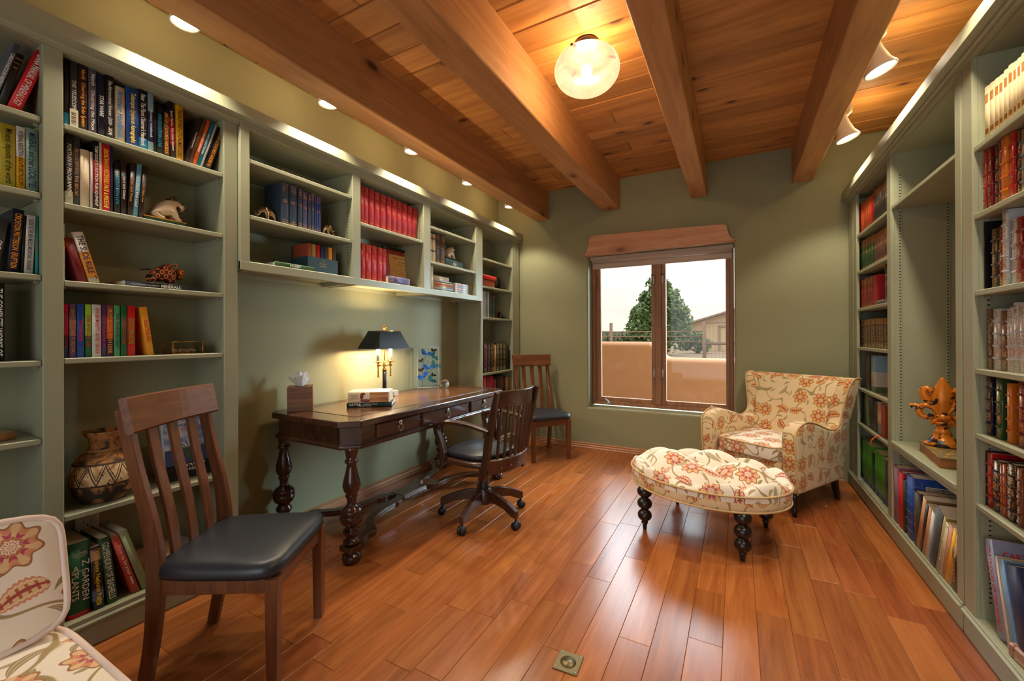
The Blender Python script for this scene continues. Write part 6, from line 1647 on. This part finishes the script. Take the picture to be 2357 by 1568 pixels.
# small pale card box behind the books
o = MB().box(-.045, .045, -.05, .05, 0, .042, .002).build('card_box', paint('pale_card', L(225, 218, 200), .7, .06), None, (-2.40, 2.42, .7866), (0, 0, -.3)); tag(o, 'small pale card box on the desk behind the books', 'box')
MB().sphere((.045, .0, .022), .010, 10, 6, (.1, 1, .7)).build('printed_mark', covermat('umber', 'p'), o)
# acrylic block with butterflies
t = thing('butterfly_block', 'clear acrylic block holding blue butterflies on the desk', 'ornament', (-2.49, 2.985, .7856), math.radians(-43))
M_ACR = glassmat('acrylic', (.985, .99, .99)); BH = .365
MB().box(-.03, .03, -.094, .094, 0, BH).build('block', M_ACR, t)
b = MB(); M_EDGE = glow('polished_edge', (.8, .85, .88), 0.); M_EDGE.node_tree.nodes['Principled BSDF'].inputs['Roughness'].default_value = .15
for x in (-.03, .03):
    for y in (-.094, .094): b.tube([(x, y, 0), (x, y, BH)], .0014, 5)
    for z in (.001, BH): b.tube([(x, -.094, z), (x, .094, z)], .0014, 5)
for y in (-.094, .094):
    for z in (.001, BH): b.tube([(-.03, y, z), (.03, y, z)], .0014, 5)
b.build('edges', M_EDGE, t)
M_BLUE, tB, bB = newmat('morpho_blue', L(40, 100, 225), .3); lnk(tB, mixc(tB, noise(tB, tex(tB, scale=(30,) * 3), 1., 3.).rng(.4, .6), L(30, 80, 225), L(60, 150, 240)), bB.inputs['Base Color'])
M_TEALW = newmat('teal_wing', L(50, 135, 150), .35)[0]; M_DKW = newmat('dark_wing', L(45, 32, 28), .5)[0]; M_TWIG = newmat('twig', L(60, 42, 30), .8)[0]
def wing(L_, W_, n=10): return [(L_ * (i / n), W_ * math.sin(PI * (i / n) ** .75) * .5) for i in range(n + 1)] + [(L_ * (1 - i / n), -W_ * .42 * math.sin(PI * (1 - i / n) ** 1.1) * .5) for i in range(1, n)]
def butterfly(y, z, L_, a0, spread, m, bodyc=M_DKW):
    o = MB().tube([(0, 0, -.012), (0, 0, .012)], [.002, .0025], 6).build('butterfly', bodyc, t, (.004, y, z), (a0, 0, 0))
    for s in (1, -1):
        pts = wing(L_, L_ * .8); b = MB(); q = s * spread / 2 + PI / 2
        co, si = math.cos(q), math.sin(q)
        b.prism([(u * co - v * si, u * si + v * co) for u, v in pts], -.0006, .0006, 'x')
        b.build('wing', m if s > 0 or m is not M_BLUE else M_BLUE, o)
        b = MB(); b.prism([(u * co - v * si, u * si + v * co) for u, v in [(L_ * .86 + (uu - L_ * .86) * 1.0, vv * 1.12) for uu, vv in pts if uu > L_ * .62]], -.0003, .0003, 'x'); b.build('wing_tip', M_DKW, o)
for y, z, L_, a0, sp, m in ((-.012, .300, .070, -.5, 2.4, M_BLUE), (.045, .270, .062, -1.1, 1.7, M_TEALW), (.010, .170, .068, -.2, 2.2, M_BLUE), (.062, .190, .065, -.7, 1.9, M_TEALW), (-.035, .090, .070, .4, 1.9, M_BLUE), (.020, .055, .062, -.9, 1.6, M_TEALW),
                          (.050, .325, .038, -.3, 1.5, M_DKW), (-.055, .235, .036, .3, 1.4, M_DKW), (-.055, .150, .040, .2, 1.5, M_DKW), (.045, .100, .036, -.6, 1.5, M_DKW)): butterfly(y, z, L_, a0, sp, m)
b = MB().tube(smoothpath([(.0, -.055, .005), (.0, -.050, .1), (.0, -.055, .18), (.0, -.03, .26), (0, -.01, .30)]), .0016, 5).tube(smoothpath([(.0, -.05, .1), (0, .01, .13), (0, .05, .19), (0, .04, .26)]), .0013, 5).tube([(0, -.052, .15), (0, -.03, .19), (0, .01, .24)], .0012, 5); b.build('twig', M_TWIG, t)
# crystal ball
M_CRY = newmat('crystal', (.98, .98, .98), .04, 0., **{'Transmission Weight': 1.0, 'IOR': 1.5})[0]
o = MB().sphere((0, 0, .040), .040, 32, 20).build('crystal_ball', M_CRY, None, (-2.30, 2.985, .7863)); tag(o, 'clear crystal ball resting on the desk beside the butterfly block', 'ornament')

# ================================================================== right-hand shelf ornaments
M_FLE, tF, bF = newmat('gilt_tortoise', L(205, 120, 25), .32, .25); nF = noise(tF, tex(tF, rnd=False), 22., 3., .6); lnk(tF, mixc(tF, nF.rng(.555, .585), L(212, 122, 25), L(30, 26, 28)), bF.inputs['Base Color'])
t = thing('fleur_finial', 'gilt and black fleur-de-lis finial standing on an old book', 'ornament', (.975, 3.08, .6535), -1.80)
MB().lathe([(.078, 0), (.080, .006), (.060, .022), (.042, .045), (.034, .070), (.036, .074), (.026, .080), (.024, .105), (.034, .115), (.030, .125)], 28).build('base', M_FLE, t)
MB().lathe([(.018, .120), (.032, .17), (.046, .22), (.050, .265), (.030, .315), (.012, .350), (.006, .362), (.0, .366)], 20, sx=.55).build('centre_leaf', M_FLE, t)
for s in (1, -1):
    MB().tube(smoothpath([(0, s * .010, .150), (0, s * .030, .205), (0, s * .062, .245), (0, s * .074, .285), (.005, s * .055, .300), (.010, s * .042, .285)]), [.012 + .008 * math.sin(PI * i / 40) for i in range(41)], 10).build('upper_scroll', M_FLE, t)
    MB().tube(smoothpath([(.004, s * .012, .145), (.006, s * .030, .190), (.006, s * .065, .210), (.006, s * .092, .185), (.006, s * .080, .150), (.006, s * .050, .145), (.008, s * .045, .165)]), [.011 + .004 * math.sin(PI * i / 48) for i in range(49)], 10).build('lower_scroll', M_FLE, t)
    MB().tube(smoothpath([(0, s * .085, .200), (0, s * .110, .205), (0, s * .128, .200)]), [.009] * 8 + [.007 + .001 * i for i in range(9)], 8).build('tip', M_FLE, t)
    MB().tube(smoothpath([(.0, s * .01, .145), (.004, s * .035, .125), (.006, s * .045, .105)]), [.016 - .0006 * i for i in range(17)], 8).build('bract', M_FLE, t)
MB().sphere((0, 0, .148), .032, 16, 10, (.9, 1.1, .8)).build('collar', M_FLE, t)
o = MB().box(-.10, .09, -.195, .175, .003, .046, .001).build('old_book', paint('old_page_edges', L(160, 100, 55), .85, .15), None, (.985, 2.96, .6003), (0, 0, math.radians(-5))); tag(o, 'old olive-bound book lying under the fleur-de-lis finial', 'book')
M_OLDC, t2_, b2_ = newmat('old_cover', L(110, 95, 50), .6); lnk(t2_, mixc(t2_, noise(t2_, tex(t2_, scale=(40, 40, 40)), 1., 3.).rng(.56, .60), L(105, 92, 50), L(190, 130, 50)), b2_.inputs['Base Color'])
MB().box(-.105, .095, -.200, .180, .046, .0505, .001).build('top_cover', M_OLDC, o); MB().box(-.105, .095, -.200, .180, 0, .003).build('bottom_cover', M_OLDC, o); MB().box(.09, .096, -.20, .18, .001, .05).build('spine', M_OLDC, o)
t = thing('wooden_frame', 'small wooden picture frame lying on the bottom shelf at the right edge', 'frame', (.945, 2.02, .1155), math.radians(8))
M_FR2 = wood('frame_wood', L(120, 75, 55), L(190, 150, 130), 1, .35, .1, 0, 20.)
for a in ((-.09, .09, -.125, -.10), (-.09, .09, .10, .125), (-.09, -.062, -.10, .10), (.062, .09, -.10, .10)): MB().box(*a, 0, .05, .006).build('rail', M_FR2, t)
MB().box(-.062, .062, -.10, .10, .005, .02).build('backing', covermat('umber', 'h'), t)
for y, x in ((3.70, .885), (3.80, .89)):
    o = MB().sphere((0, 0, .020), .03, 12, 8, (.9, 1.3, .66)).build('grey_stone', paint('stone_grey', L(105, 95, 88), .8, .2), None, (x, y, 1.4563)); tag(o, f'grey rounded stone beside the bright red book, corner bay, {"nearer" if y < 3.75 else "farther"} one', 'stone', 'stones on the corner bay shelf')
o = MB().sweep([(.0, 0, 0), (-.03, .005, .001), (-.055, .012, -.03), (-.06, .016, -.06)], .022, .0008, (0, 1, 0)).build('ribbon', newmat('orange_ribbon', L(225, 95, 30), .5)[0], None, (.862, 3.66, .5615)); tag(o, 'orange ribbon hanging over the shelf edge above the bright green books', 'ribbon')
